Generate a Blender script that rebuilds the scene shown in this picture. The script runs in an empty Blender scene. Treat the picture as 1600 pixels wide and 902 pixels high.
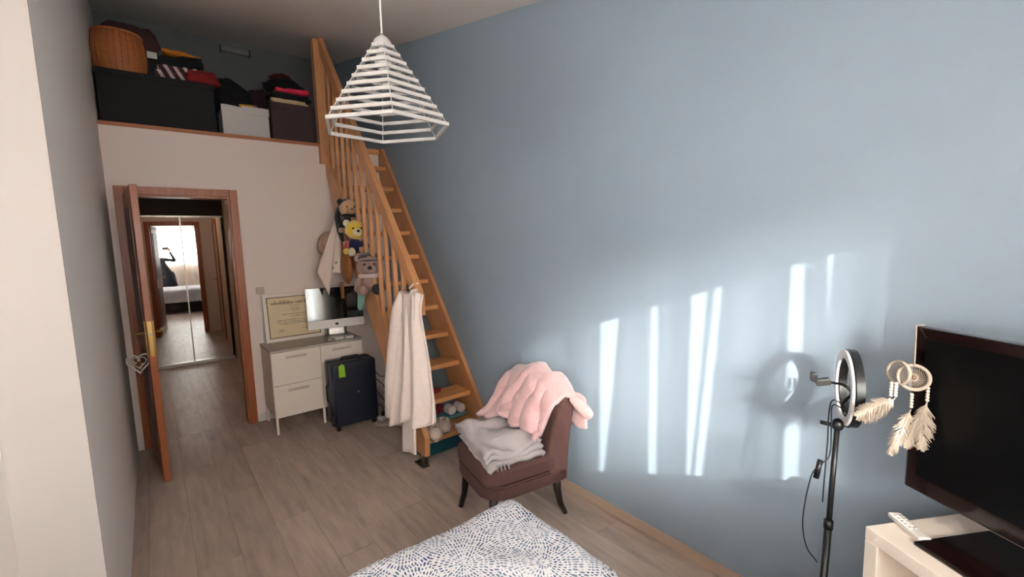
import bpy, bmesh, math, random
from mathutils import Vector, Matrix, noise
S = bpy.context.scene
C = S.collection
R = math.radians
PI = math.pi
random.seed(7)

# ------------------------------------------------------------------ camera
F_PX, YAW, PITCH, ROLL, CAM_H = 697.778, 0.6756, 0.1104, -0.0279, 1.623
fw = Vector((math.sin(YAW)*math.cos(PITCH), math.cos(YAW)*math.cos(PITCH), -math.sin(PITCH)))
rt = Vector((math.cos(YAW), -math.sin(YAW), 0)); up = rt.cross(fw)
rr = rt*math.cos(ROLL)+up*math.sin(ROLL); uu = up*math.cos(ROLL)-rt*math.sin(ROLL)
cam = bpy.data.cameras.new('camera'); camo = bpy.data.objects.new('camera', cam); C.objects.link(camo)
cam.sensor_fit = 'HORIZONTAL'; cam.sensor_width = 36; cam.lens = 36*F_PX/1600; cam.clip_start = 0.02; cam.clip_end = 200
m = Matrix.Identity(4)
for i in range(3):
    m[i][0] = rr[i]; m[i][1] = uu[i]; m[i][2] = -fw[i]
m[2][3] = CAM_H
camo.matrix_world = m
S.camera = camo

# ------------------------------------------------------------------ light and exposure
S.view_settings.view_transform = 'Standard'; S.view_settings.look = 'None'
S.view_settings.gamma = 1; S.view_settings.use_curve_mapping = False
S.view_settings.exposure = 0.64
SKY, SUN, HAZE = 20.0, 8.0, 21.0
w = bpy.data.worlds.new('sky'); S.world = w; w.use_nodes = True
bg = w.node_tree.nodes['Background']; bg.inputs[0].default_value = (0.95, 0.975, 1.0, 1); bg.inputs[1].default_value = SKY
SUN_DIR = Vector((.754, 1, -.365)).normalized()
for nm, e, ang, col in (('sun', SUN, .35, (1.0, .97, .93)), ('sun_haze', HAZE, 12.0, (1.0, .94, .87))):
    l = bpy.data.lights.new(nm, 'SUN'); l.energy = e; l.angle = R(ang); l.color = col
    o = bpy.data.objects.new(nm, l); C.objects.link(o)
    o.rotation_euler = SUN_DIR.to_track_quat('-Z', 'Y').to_euler(); o.location = (-3, -5, 4)
for loc_, rot_, sx_, sy_ in (((.10, -1.27, 1.68), (R(90), 0, 0), 1.75, 1.0), ((-1.88, .35, 1.55), (R(90), 0, R(-90)), 2.2, 1.1)):
    l = bpy.data.lights.new('window_portal', 'AREA'); l.shape = 'RECTANGLE'; l.size = sx_; l.size_y = sy_; l.cycles.is_portal = True
    o = bpy.data.objects.new('window_portal', l); C.objects.link(o); o.location = loc_; o.rotation_euler = rot_

# ------------------------------------------------------------------ materials
def lin(c):
    f = lambda v: v/12.92 if v <= .04045 else ((v+.055)/1.055)**2.4
    return tuple(f(v/255) for v in c)+(1,)
MATS = {}
def mat(name, col, rough=.6, var=0., vscale=8., stretch=(1, 1, 1), bump=0., bscale=60., metal=0., spec=.5, rnd=0., sheen=0., coat=0., world=False, bstretch=None):
    if name in MATS: return MATS[name]
    M = bpy.data.materials.new(name); M.use_nodes = True; MATS[name] = M
    nt = M.node_tree; N = nt.nodes; L = nt.links; b = N['Principled BSDF']
    c = lin(col)
    b.inputs['Base Color'].default_value = c; b.inputs['Roughness'].default_value = rough
    b.inputs['Metallic'].default_value = metal; b.inputs['Specular IOR Level'].default_value = spec
    if sheen: b.inputs['Sheen Weight'].default_value = sheen
    if coat: b.inputs['Coat Weight'].default_value = coat; b.inputs['Coat Roughness'].default_value = .08
    src = None
    if var or bump or rnd:
        tc = N.new('ShaderNodeTexCoord'); ge = N.new('ShaderNodeNewGeometry')
        src = ge.outputs['Position'] if world else tc.outputs['Object']
        if rnd:
            oi = N.new('ShaderNodeObjectInfo'); ad = N.new('ShaderNodeVectorMath'); ad.operation = 'MULTIPLY_ADD'
            L.new(oi.outputs['Random'], ad.inputs[0]); ad.inputs[1].default_value = (37, 53, 29); L.new(src, ad.inputs[2]); src = ad.outputs[0]
    colout = None
    if var:
        mp = N.new('ShaderNodeMapping'); mp.inputs['Scale'].default_value = stretch; L.new(src, mp.inputs['Vector'])
        nz = N.new('ShaderNodeTexNoise'); nz.inputs['Scale'].default_value = vscale; nz.inputs['Detail'].default_value = 6; nz.inputs['Roughness'].default_value = .6
        L.new(mp.outputs[0], nz.inputs['Vector'])
        rp = N.new('ShaderNodeValToRGB'); rp.color_ramp.elements[0].position = .3; rp.color_ramp.elements[1].position = .7
        rp.color_ramp.elements[0].color = tuple(max(0, v*(1-var)) for v in c[:3])+(1,)
        rp.color_ramp.elements[1].color = tuple(min(1, v*(1+var)) for v in c[:3])+(1,)
        L.new(nz.outputs['Fac'], rp.inputs[0]); colout = rp.outputs[0]
    if rnd:
        mr = N.new('ShaderNodeMapRange'); mr.inputs['To Min'].default_value = 1-rnd; mr.inputs['To Max'].default_value = 1+rnd
        L.new(oi.outputs['Random'], mr.inputs['Value'])
        mx = N.new('ShaderNodeVectorMath'); mx.operation = 'SCALE'
        if colout: L.new(colout, mx.inputs[0])
        else: mx.inputs[0].default_value = c[:3]
        L.new(mr.outputs[0], mx.inputs['Scale']); colout = mx.outputs[0]
    if colout: L.new(colout, b.inputs['Base Color'])
    if bump:
        mp = N.new('ShaderNodeMapping'); mp.inputs['Scale'].default_value = bstretch or (1, 1, 1); L.new(src, mp.inputs['Vector'])
        nz = N.new('ShaderNodeTexNoise'); nz.inputs['Scale'].default_value = bscale; nz.inputs['Detail'].default_value = 4
        L.new(mp.outputs[0], nz.inputs['Vector'])
        bp = N.new('ShaderNodeBump'); bp.inputs['Strength'].default_value = bump; bp.inputs['Distance'].default_value = .01
        L.new(nz.outputs['Fac'], bp.inputs['Height']); L.new(bp.outputs[0], b.inputs['Normal'])
    return M
BLUE = mat('blue_paint', (147, 160, 173), .5, var=.03, vscale=2, bump=.05, bscale=140, spec=.35)
WHITEW = mat('white_paint', (242, 222, 211), .7, bump=.05, bscale=140)
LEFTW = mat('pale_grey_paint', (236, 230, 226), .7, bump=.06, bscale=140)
CEIL = mat('ceiling_paint', (236, 226, 220), .85, bump=.1, bscale=50)
HALLW = mat('hall_paint', (214, 184, 156), .7, bump=.05, bscale=140)
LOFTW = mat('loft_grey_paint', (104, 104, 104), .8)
LAM = mat('laminate', (180, 159, 145), .42, var=.2, vscale=2.6, stretch=(8, 1.1, 1), bump=.03, bscale=12, bstretch=(14, .7, 1), rnd=.06, world=True, spec=.45)
LAMB = mat('laminate_skirting', (184, 158, 140), .5, var=.1, vscale=4, stretch=(6, .6, 6), world=True)
SUBF = mat('floor_joint', (112, 94, 82), .8)
SKIRTW = mat('white_skirting', (222, 210, 202), .5)
PINE = mat('varnished_pine', (204, 142, 94), .34, var=.16, vscale=5, stretch=(5, .8, .8), bump=.02, bscale=30, rnd=.05, spec=.4)
PINEV = mat('varnished_pine_upright', (204, 144, 98), .36, var=.14, vscale=6, stretch=(6, 6, .5), rnd=.06, spec=.4)
PINEX = mat('varnished_pine_tread', (212, 148, 92), .34, var=.16, vscale=5, stretch=(.6, 6, 6), rnd=.05, spec=.4)
DOORW = mat('reddish_door_wood', (164, 90, 50), .35, var=.22, vscale=5, stretch=(7, 7, .5), spec=.45)
DOORD = mat('dark_door_panel', (104, 54, 34), .4, var=.2, vscale=5, stretch=(7, 7, .5))
BRASS = mat('brass', (186, 156, 92), .3, metal=1)
STEEL = mat('steel', (150, 146, 140), .3, metal=1)
WIRE = mat('pewter_wire', (206, 194, 188), .4, metal=.6)
BLACKP = mat('black_plastic', (18, 18, 20), .4)
BLACKG = mat('black_gloss_screen', (5, 5, 7), .06, spec=.55, coat=.3)
TVG = mat('tv_screen_black', (6, 6, 8), .32, spec=.22)
TVB = mat('tv_bezel', (24, 12, 12), .18, coat=.4)
WPL = mat('white_plastic', (232, 222, 214), .4)
WLAC = mat('white_lacquer', (244, 228, 214), .42)
CABTOP = mat('cabinet_top', (186, 172, 160), .4)
LAMPW = mat('white_lamp_wood', (176, 170, 166), .5)
NAVY = mat('navy_shell', (23, 25, 40), .42, bump=.04, bscale=160)
LIME = mat('lime_tag', (150, 200, 40), .5)
CHAIRF = mat('brown_fabric', (86, 56, 52), .9, var=.08, vscale=40, bump=.1, bscale=400)
CHAIRL = mat('dark_leg_wood', (34, 22, 20), .35)
PINKB = mat('pink_fleece', (210, 166, 164), .95, var=.08, vscale=18, bump=.35, bscale=130, sheen=.5)
GREYB = mat('grey_cotton', (178, 166, 166), .95, var=.05, vscale=20, bump=.25, bscale=200, sheen=.2)
ROBE = mat('cream_towelling', (242, 222, 212), .97, var=.04, vscale=30, bump=.35, bscale=260, sheen=.3)
LINEN = mat('cream_linen', (230, 208, 194), .95, bump=.2, bscale=220)
LEATH = mat('tan_leather', (160, 98, 48), .5, var=.12, vscale=20)
STRAW = mat('beige_felt', (196, 164, 138), .9, bump=.2, bscale=150)
WICK = mat('wicker', (178, 104, 56), .6, var=.22, vscale=30, stretch=(1, 1, 3))
CLOTHS = {k: mat('cloth_'+k, v, .95, var=.1, vscale=20, bump=.3, bscale=90) for k, v in dict(
    black=(16, 15, 17), brown=(66, 40, 38), maroon=(120, 22, 26), darkred=(80, 20, 26), coral=(222, 48, 74), orange=(206, 120, 26),
    cream=(206, 180, 140), plum=(52, 28, 36), redknit=(134, 26, 26), yellow=(214, 150, 36), mint=(150, 204, 184), wine=(122, 20, 40)).items()}
BOXBLK = mat('black_box_fabric', (30, 28, 27), .9, bump=.1, bscale=300)
BOXWHT = mat('white_box_card', (206, 198, 194), .7)
BOXBRN = mat('brown_box_fabric', (64, 48, 50), .85, bump=.1, bscale=300)
TEALB = mat('teal_plastic', (24, 82, 96), .5)
TEALK = mat('teal_book', (92, 148, 158), .6)
PL = {k: mat('plush_'+k, v, 1., var=.08, vscale=60, bump=.4, bscale=220, sheen=.5) for k, v in dict(
    tan=(196, 152, 112), black=(22, 18, 18), yellow=(228, 188, 60), navy=(28, 30, 76), red=(176, 72, 62), taupe=(158, 124, 112),
    pinkw=(224, 196, 188), cap=(52, 46, 42), cream=(226, 208, 170), fluff=(206, 180, 164)).items()}
FEATH = mat('feather_cream', (164, 148, 134), .95, bump=.3, bscale=60)
BEADM = mat('bead_white', (196, 180, 164), .5)
PAPER = mat('certificate_paper', (232, 210, 172), .8, var=.05, vscale=9)
INK = mat('ink_brown', (140, 116, 90), .9)
FRAMEB = mat('brown_fillet', (96, 62, 40), .5)
SKIN = mat('skin', (200, 150, 124), .6)
DARKC = mat('charcoal_top', (52, 44, 48), .9)
DARKN = mat('navy_skirt', (34, 34, 46), .9)
HAIR = mat('dark_hair', (34, 24, 20), .6)
BEDB = mat('dark_bed_base', (40, 34, 34), .8)
MATTR = mat('mattress_ticking', (226, 222, 220), .9)
DARKW = mat('dark_wenge', (26, 14, 11), .6, spec=.2)
ALU = mat('brushed_alu', (176, 168, 160), .35, metal=.9)
CORD = mat('white_cord', (226, 220, 214), .5)

def mirror_mat():
    M = bpy.data.materials.new('mirror_glass'); M.use_nodes = True; b = M.node_tree.nodes['Principled BSDF']
    b.inputs['Base Color'].default_value = (.86, .85, .83, 1); b.inputs['Metallic'].default_value = 1; b.inputs['Roughness'].default_value = .012
    return M
MIRR = mirror_mat()
def glass_mat():
    M = bpy.data.materials.new('window_glass'); M.use_nodes = True; nt = M.node_tree; N = nt.nodes; L = nt.links
    for n in list(N): N.remove(n)
    o = N.new('ShaderNodeOutputMaterial'); t = N.new('ShaderNodeBsdfTransparent'); g = N.new('ShaderNodeBsdfGlossy'); g.inputs['Roughness'].default_value = .02
    fr = N.new('ShaderNodeFresnel'); fr.inputs[0].default_value = 1.45; mx = N.new('ShaderNodeMixShader')
    t.inputs[0].default_value = (.95, .97, .96, 1)
    L.new(fr.outputs[0], mx.inputs[0]); L.new(t.outputs[0], mx.inputs[1]); L.new(g.outputs[0], mx.inputs[2]); L.new(mx.outputs[0], o.inputs[0])
    return M
GLASS = glass_mat()
def sheer_mat():
    """thin voile: part of the light passes straight, the rest is scattered"""
    M = bpy.data.materials.new('sheer_voile'); M.use_nodes = True; nt = M.node_tree; N = nt.nodes; L = nt.links
    for n in list(N): N.remove(n)
    o = N.new('ShaderNodeOutputMaterial'); tp = N.new('ShaderNodeBsdfTransparent'); tl = N.new('ShaderNodeBsdfTranslucent'); df = N.new('ShaderNodeBsdfDiffuse')
    tl.inputs[0].default_value = (.95, .91, .87, 1); df.inputs[0].default_value = (.9, .88, .85, 1)
    m1 = N.new('ShaderNodeMixShader'); m1.inputs[0].default_value = .3
    L.new(tl.outputs[0], m1.inputs[1]); L.new(df.outputs[0], m1.inputs[2])
    tc = N.new('ShaderNodeTexCoord'); mp = N.new('ShaderNodeMapping'); mp.inputs['Scale'].default_value = (14, 0, .25)
    L.new(tc.outputs['Object'], mp.inputs['Vector'])
    nz = N.new('ShaderNodeTexNoise'); nz.inputs['Scale'].default_value = 1.3; nz.inputs['Detail'].default_value = 2; L.new(mp.outputs[0], nz.inputs['Vector'])
    mr = N.new('ShaderNodeMapRange'); mr.inputs['From Min'].default_value = .3; mr.inputs['From Max'].default_value = .7
    mr.inputs['To Min'].default_value = .04; mr.inputs['To Max'].default_value = .16; L.new(nz.outputs['Fac'], mr.inputs['Value'])
    m2 = N.new('ShaderNodeMixShader'); L.new(mr.outputs[0], m2.inputs[0]); L.new(m1.outputs[0], m2.inputs[1]); L.new(tp.outputs[0], m2.inputs[2])
    L.new(m2.outputs[0], o.inputs[0]); return M
SHEER = sheer_mat()
def blind_mat():
    M = bpy.data.materials.new('blind_fabric'); M.use_nodes = True; nt = M.node_tree; N = nt.nodes; L = nt.links
    for n in list(N): N.remove(n)
    o = N.new('ShaderNodeOutputMaterial'); tl = N.new('ShaderNodeBsdfTranslucent'); df = N.new('ShaderNodeBsdfDiffuse'); mx = N.new('ShaderNodeMixShader'); mx.inputs[0].default_value = .25
    tl.inputs[0].default_value = (.72, .69, .665, 1); df.inputs[0].default_value = (.9, .88, .86, 1)
    L.new(tl.outputs[0], mx.inputs[1]); L.new(df.outputs[0], mx.inputs[2]); L.new(mx.outputs[0], o.inputs[0]); return M
BLIND = blind_mat()
def duvet_mat():
    M = bpy.data.materials.new('duvet_print'); M.use_nodes = True; nt = M.node_tree; N = nt.nodes; L = nt.links; b = N['Principled BSDF']
    b.inputs['Roughness'].default_value = .9
    def val(x): n = N.new('ShaderNodeValue'); n.outputs[0].default_value = x; return n.outputs[0]
    def mth(op, a, c=None, d=None):
        n = N.new('ShaderNodeMath'); n.operation = op
        for i, q in enumerate((a, c, d)):
            if q is None: continue
            if isinstance(q, (int, float)): n.inputs[i].default_value = q
            else: L.new(q, n.inputs[i])
        return n.outputs[0]
    uv = N.new('ShaderNodeUVMap').outputs[0]
    sep = N.new('ShaderNodeSeparateXYZ'); L.new(uv, sep.inputs[0])
    flat = N.new('ShaderNodeCombineXYZ'); L.new(sep.outputs[0], flat.inputs[0]); L.new(sep.outputs[1], flat.inputs[1])
    # flower heads: nearest centre of a jittered grid
    vo = N.new('ShaderNodeTexVoronoi'); vo.voronoi_dimensions = '2D'; vo.inputs['Scale'].default_value = 4.6; vo.inputs['Randomness'].default_value = .75
    L.new(flat.outputs[0], vo.inputs['Vector'])
    df = N.new('ShaderNodeVectorMath'); df.operation = 'SUBTRACT'; L.new(flat.outputs[0], df.inputs[0]); L.new(vo.outputs['Position'], df.inputs[1])
    sd = N.new('ShaderNodeSeparateXYZ'); L.new(df.outputs[0], sd.inputs[0])
    r = mth('SQRT', mth('ADD', mth('MULTIPLY', sd.outputs[0], sd.outputs[0]), mth('MULTIPLY', sd.outputs[1], sd.outputs[1])))
    th = mth('ARCTAN2', sd.outputs[1], sd.outputs[0])
    dr = .0165
    nj = N.new('ShaderNodeTexNoise'); nj.inputs['Scale'].default_value = 26; nj.inputs['Detail'].default_value = 1; L.new(flat.outputs[0], nj.inputs['Vector'])
    q = mth('ADD', mth('DIVIDE', r, dr), mth('MULTIPLY', nj.outputs['Fac'], 2.3)); ring = mth('FLOOR', q); v = mth('FRACT', q); ring = mth('MAXIMUM', mth('SUBTRACT', ring, 1), 0)
    n = mth('ADD', mth('FLOOR', mth('MULTIPLY', mth('ADD', ring, .5), 9.0)), 3)
    n = mth('MULTIPLY', n, 1.0)
    t = mth('MULTIPLY', mth('ADD', mth('DIVIDE', th, 2*PI), .5), n)
    t = mth('ADD', t, mth('MULTIPLY', ring, .5)); u = mth('FRACT', t)
    cv = N.new('ShaderNodeCombineXYZ'); L.new(mth('FLOOR', t), cv.inputs[0]); L.new(ring, cv.inputs[1])
    wn = N.new('ShaderNodeTexWhiteNoise'); wn.noise_dimensions = '3D'; L.new(cv.outputs[0], wn.inputs['Vector']); wn0 = wn.outputs['Value']
    e = mth('ADD', mth('POWER', mth('DIVIDE', mth('SUBTRACT', u, .5), .26), 2), mth('POWER', mth('DIVIDE', mth('SUBTRACT', v, .5), .38), 2))
    mask = mth('LESS_THAN', e, mth('ADD', .15, mth('MULTIPLY', wn0, 1.5)))
    # tone of each dash
    nz = N.new('ShaderNodeTexNoise'); nz.inputs['Scale'].default_value = 7; nz.inputs['Detail'].default_value = 1; L.new(flat.outputs[0], nz.inputs['Vector'])
    tone = mth('ADD', mth('MULTIPLY', wn.outputs['Value'], .35), mth('MULTIPLY', nz.outputs['Fac'], 1.1))
    rp = N.new('ShaderNodeValToRGB'); rp.color_ramp.interpolation = 'CONSTANT'
    els = rp.color_ramp.elements
    cols = [(0, (22, 30, 84)), (.60, (46, 64, 116)), (.70, (82, 112, 130)), (.80, (112, 122, 142)), (.95, (156, 164, 178))]
    els[0].position = 0; els[0].color = lin(cols[0][1]); els[1].position = cols[1][0]; els[1].color = lin(cols[1][1])
    for p_, c_ in cols[2:]: k = els.new(p_); k.color = lin(c_)
    L.new(tone, rp.inputs[0])
    mx = N.new('ShaderNodeMix'); mx.data_type = 'RGBA'
    L.new(mask, mx.inputs['Factor']); mx.inputs['A'].default_value = lin((228, 224, 226)); L.new(rp.outputs[0], mx.inputs['B'])
    L.new(mx.outputs['Result'], b.inputs['Base Color'])
    return M
DUVET = duvet_mat()
def stripe_mat():
    M = bpy.data.materials.new('striped_knit'); M.use_nodes = True; nt = M.node_tree; N = nt.nodes; L = nt.links; b = N['Principled BSDF']
    b.inputs['Roughness'].default_value = .95
    tc = N.new('ShaderNodeTexCoord'); mp = N.new('ShaderNodeMapping'); mp.inputs['Rotation'].default_value = (0, R(28), 0); L.new(tc.outputs['Object'], mp.inputs['Vector'])
    wv = N.new('ShaderNodeTexWave'); wv.inputs['Scale'].default_value = 5.2; wv.inputs['Distortion'].default_value = 1.2; L.new(mp.outputs[0], wv.inputs['Vector'])
    rp = N.new('ShaderNodeValToRGB'); rp.color_ramp.interpolation = 'CONSTANT'; e = rp.color_ramp.elements
    e[0].color = lin((70, 34, 40)); e[1].position = .35; e[1].color = lin((24, 20, 22)); k = e.new(.6); k.color = lin((196, 172, 170))
    L.new(wv.outputs['Fac'], rp.inputs[0]); L.new(rp.outputs[0], b.inputs['Base Color']); return M
STRIPE = stripe_mat()
def led_mat():
    return mat('led_diffuser', (238, 232, 230), .5)
LED = led_mat()

# ------------------------------------------------------------------ mesh helpers
def NB(): return bmesh.new()
def bx(bm, x0, x1, y0, y1, z0, z1, bev=0., seg=2):
    r = bmesh.ops.create_cube(bm, size=1)
    bmesh.ops.scale(bm, vec=(x1-x0, y1-y0, z1-z0), verts=r['verts'])
    bmesh.ops.translate(bm, vec=((x0+x1)/2, (y0+y1)/2, (z0+z1)/2), verts=r['verts'])
    if bev:
        es = list({e for v in r['verts'] for e in v.link_edges})
        bmesh.ops.bevel(bm, geom=es, offset=bev, segments=seg, affect='EDGES', profile=.6)
    return bm
def box(x0, x1, y0, y1, z0, z1, bev=0., seg=2): return bx(NB(), x0, x1, y0, y1, z0, z1, bev, seg)
def tube(bm, pts, rad, n=8, caps=True, closed=False):
    pts = [Vector(p) for p in pts]; k = len(pts)
    rads = rad if isinstance(rad, (list, tuple)) else [rad]*k
    prev = None; rings = []
    for i, p in enumerate(pts):
        a = pts[(i-1) % k] if (i or closed) else p; b = pts[(i+1) % k] if (i < k-1 or closed) else p
        t = (b-a).normalized()
        if prev is None:
            prev = t.orthogonal().normalized()
        nrm = (prev-t*prev.dot(t))
        nrm = nrm.normalized() if nrm.length > 1e-6 else t.orthogonal().normalized()
        prev = nrm; bn = t.cross(nrm)
        rings.append([bm.verts.new(p+(nrm*math.cos(2*PI*j/n)+bn*math.sin(2*PI*j/n))*rads[i]) for j in range(n)])
    for i in range(k if closed else k-1):
        A = rings[i]; B = rings[(i+1) % k]
        for j in range(n): bm.faces.new((A[j], A[(j+1) % n], B[(j+1) % n], B[j]))
    if caps and not closed:
        bm.faces.new(rings[0][::-1]); bm.faces.new(rings[-1])
    return bm
def curve(pts, n=5):
    """Catmull-Rom points through a polyline"""
    P_ = [Vector(p) for p in pts]; P_ = [P_[0]*2-P_[1]]+P_+[P_[-1]*2-P_[-2]]; out = []
    for i in range(1, len(P_)-2):
        a, b, c, d = P_[i-1:i+3]
        for j in range(n):
            t = j/n; out.append(.5*((2*b)+(c-a)*t+(2*a-5*b+4*c-d)*t*t+(3*b-a-3*c+d)*t**3))
    return out+[P_[-2]]
def lathe(bm, prof, n=24, center=(0, 0, 0)):
    c = Vector(center); rings = []
    for r_, z in prof:
        if r_ < 1e-5: rings.append([bm.verts.new(c+Vector((0, 0, z)))])
        else: rings.append([bm.verts.new(c+Vector((r_*math.cos(2*PI*j/n), r_*math.sin(2*PI*j/n), z))) for j in range(n)])
    for A, B in zip(rings, rings[1:]):
        for j in range(n):
            a, b_, c_, d = A[j % len(A)], A[(j+1) % n % len(A)], B[(j+1) % n % len(B)], B[j % len(B)]
            vs = []
            for q in (a, b_, c_, d):
                if q not in vs: vs.append(q)
            if len(vs) > 2: bm.faces.new(vs)
    return bm
def ball(bm, c, r, seg=14, ring=10, amp=0., fs=6., seed=0, rot=None):
    q = bmesh.ops.create_uvsphere(bm, u_segments=seg, v_segments=ring, radius=1)
    r = (r, r, r) if isinstance(r, (int, float)) else r
    for v in q['verts']:
        d = v.co.copy(); k = 1+amp*noise.noise(d*fs+Vector((seed, seed*2, seed*.5)))
        p = Vector((d.x*r[0], d.y*r[1], d.z*r[2]))*k
        if rot is not None: p = rot @ p
        v.co = p+Vector(c)
    return bm
def prism(bm, poly, axis, a, b):
    """extrude a 2D polygon along an axis: axis x -> poly is (y,z); y -> (x,z); z -> (x,y)"""
    def P(p, t): return (t, p[0], p[1]) if axis == 'x' else ((p[0], t, p[1]) if axis == 'y' else (p[0], p[1], t))
    A = [bm.verts.new(P(p, a)) for p in poly]; B = [bm.verts.new(P(p, b)) for p in poly]; n = len(poly)
    bm.faces.new(A); bm.faces.new(B[::-1])
    for i in range(n): bm.faces.new((A[i], B[i], B[(i+1) % n], A[(i+1) % n]))
    return bm
def sheet(bm, f, nu, nv, uvf=None, loop=False):
    g = [[bm.verts.new(f(i/nu, j/nv)) for j in range(nv+1)] for i in range(nu+1)]
    uvl = bm.loops.layers.uv.verify() if uvf else None
    for i in range(nu):
        for j in range(nv):
            fc = bm.faces.new((g[i][j], g[i+1][j], g[i+1][j+1], g[i][j+1]))
            if uvf:
                for lp, (a, b) in zip(fc.loops, ((i, j), (i+1, j), (i+1, j+1), (i, j+1))): lp[uvl].uv = uvf(a/nu, b/nv)
    return bm
def obj(name, bm, material, parent=None, smooth=False, solid=0., sub=0, world=False, off=0., ang=None, recalc=True):
    """one mesh object; world=True: vertices are in world space and the parent (unrotated) offset is taken out"""
    if recalc: bmesh.ops.recalc_face_normals(bm, faces=bm.faces[:])
    me = bpy.data.meshes.new(name); bm.to_mesh(me); bm.free()
    me.materials.append(material)
    if smooth:
        for p in me.polygons: p.use_smooth = True
        if ang is not None: me.set_sharp_from_angle(angle=R(ang))
    o = bpy.data.objects.new(name, me); C.objects.link(o)
    if parent is not None:
        if world: me.transform(parent_world(parent).inverted())
        o.parent = parent
    if solid:
        md = o.modifiers.new('thickness', 'SOLIDIFY'); md.thickness = solid; md.offset = off
    if sub:
        md = o.modifiers.new('smooth', 'SUBSURF'); md.levels = sub; md.render_levels = sub
    return o
def parent_world(p):
    M = Matrix.Identity(4); chain = []
    while p is not None: chain.append(p); p = p.parent
    for q in reversed(chain): M = M @ (Matrix.Translation(q.location) @ q.rotation_euler.to_matrix().to_4x4())
    return M
def thing(name, label, cat, loc=(0, 0, 0), rz=0., group=None):
    o = bpy.data.objects.new(name, None); C.objects.link(o); o.empty_display_size = .05
    o.location = loc; o.rotation_euler = (0, 0, rz); tag(o, label, cat, group); return o
def tag(o, label, cat, group=None):
    o['label'] = label; o['category'] = cat
    if group: o['group'] = group
    return o
def recenter(o):
    """put a top-level mesh's origin at its base centre"""
    vs = [v.co for v in o.data.vertices]
    c = Vector(((min(v.x for v in vs)+max(v.x for v in vs))/2, (min(v.y for v in vs)+max(v.y for v in vs))/2, min(v.z for v in vs)))
    o.data.transform(Matrix.Translation(-c)); o.location = c; return o
def struct(name, bm, material, label=None, parent=None):
    o = obj(name, bm, material, parent, world=parent is not None)
    if parent is None:
        o['kind'] = 'structure'
        if label: o['label'] = label
    return o
def fbm(p, o=3): return noise.fractal(Vector(p), 1.0, 2.0, o)

# ------------------------------------------------------------------ room shell
XL, XR, YF, YB = -.224, 1.975, 4.62, -1.0
LOFT = 2.586; YLB = 5.82
def zc(y): return 3.045+.2075*(y-2.079)
floor = struct('floor', box(-1.75, XR+.15, YB-.25, 7.75, -.08, -.0035), SUBF, 'greige laminate plank floor running through the bedroom into the hall')
pm = box(-.5, .5, -.5, .5, -.006, 0)
pl0 = obj('plank', pm, LAM, floor)
PW, PLN = .193, 1.285
first = True
def planks(x0, x1, y0, y1, off):
    global first
    c = 0; x = x0
    while x < x1-1e-4:
        xe = min(x+PW, x1); y = y0-((c*.43+off) % 1.0)*PLN
        while y < y1:
            a, b = max(y, y0), min(y+PLN, y1)
            if b-a > .01:
                if first: p = pl0; first = False
                else: p = pl0.copy(); C.objects.link(p); p.parent = floor
                p.location = ((x+xe)/2, (a+b)/2, 0); p.scale = (xe-x-.0014, b-a-.0014, 1)
            y += PLN
        x = xe; c += 1
planks(-1.7, XR, YB, 4.70, .3)
planks(-.35, .84, 4.70, 7.6, .7)

wr = NB(); prism(wr, [(YB-.25, -.08), (YLB+.15, -.08), (YLB+.15, zc(YLB+.15)+.1), (YB-.25, zc(YB-.25)+.1)], 'x', XR, XR+.15)
struct('wall_right', wr, BLUE, 'tall slate blue painted wall with streaks of sunlight')
# far wall with door opening
DX0, DX1, DZ = -.128, .578, 2.06
wf = NB()
for a in ((-.415, DX0, 0, LOFT-.14), (DX1, XR, 0, LOFT-.14), (DX0, DX1, DZ, LOFT-.14)): bx(wf, a[0], a[1], YF, YF+.15, a[2]-(.08 if a[2] == 0 else 0), a[3])
struct('wall_far', wf, WHITEW, 'cream white end wall below the loft with the doorway')
lf = box(-.415, XR, YF, YLB, LOFT-.14, LOFT)
struct('floor_loft', lf, WHITEW, 'white edged loft slab over the end wall')
t1 = box(-.224, 1.36, YF-.012, YF+.03, LOFT-.022, LOFT+.008, .003)
struct('trim_1', t1, mat('trim_wood', (176, 106, 66), .45, var=.1, vscale=6, stretch=(.5, 6, 6)), 'thin reddish wood strip along the loft edge')
wl = NB(); prism(wl, [(2.03, -.08), (YLB+.15, -.08), (YLB+.15, zc(YLB+.15)+.1), (2.03, zc(2.03)+.1)], 'x', -.415, XL)
struct('wall_left', wl, LEFTW, 'pale grey partition wall ending in a white pier near the camera')
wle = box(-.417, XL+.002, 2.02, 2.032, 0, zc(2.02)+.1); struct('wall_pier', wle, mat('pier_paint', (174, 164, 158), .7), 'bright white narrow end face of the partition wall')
wn = box(-1.75, -.417, 3.0, 3.15, -.08, zc(3.15)+.1); struct('wall_alcove', wn, LEFTW, 'pale wall of the alcove beside the pier')
wo = NB()
VY0, VY1, VZ0, VZ1 = -.75, 1.45, 1.0, 2.1
prism(wo, [(YB-.25, -.08), (VY0, -.08), (VY0, zc(VY0)+.1), (YB-.25, zc(YB-.25)+.1)], 'x', -1.85, -1.7)
prism(wo, [(VY1, -.08), (3.15, -.08), (3.15, zc(3.15)+.1), (VY1, zc(VY1)+.1)], 'x', -1.85, -1.7)
bx(wo, -1.85, -1.7, VY0, VY1, -.08, VZ0); prism(wo, [(VY0, VZ1), (VY1, VZ1), (VY1, zc(VY1)+.1), (VY0, zc(VY0)+.1)], 'x', -1.85, -1.7)
struct('wall_alcove_left', wo, WHITEW, 'white side wall of the alcove beside the bed')
w2 = NB()
for a in ((VY0, VY1, VZ1-.04, VZ1), (VY0, VY1, VZ0, VZ0+.04), (VY0, VY0+.04, VZ0, VZ1), (VY1-.04, VY1, VZ0, VZ1), (.33, .37, VZ0, VZ1)): bx(w2, -1.82, -1.77, a[0], a[1], a[2], a[3])
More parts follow.
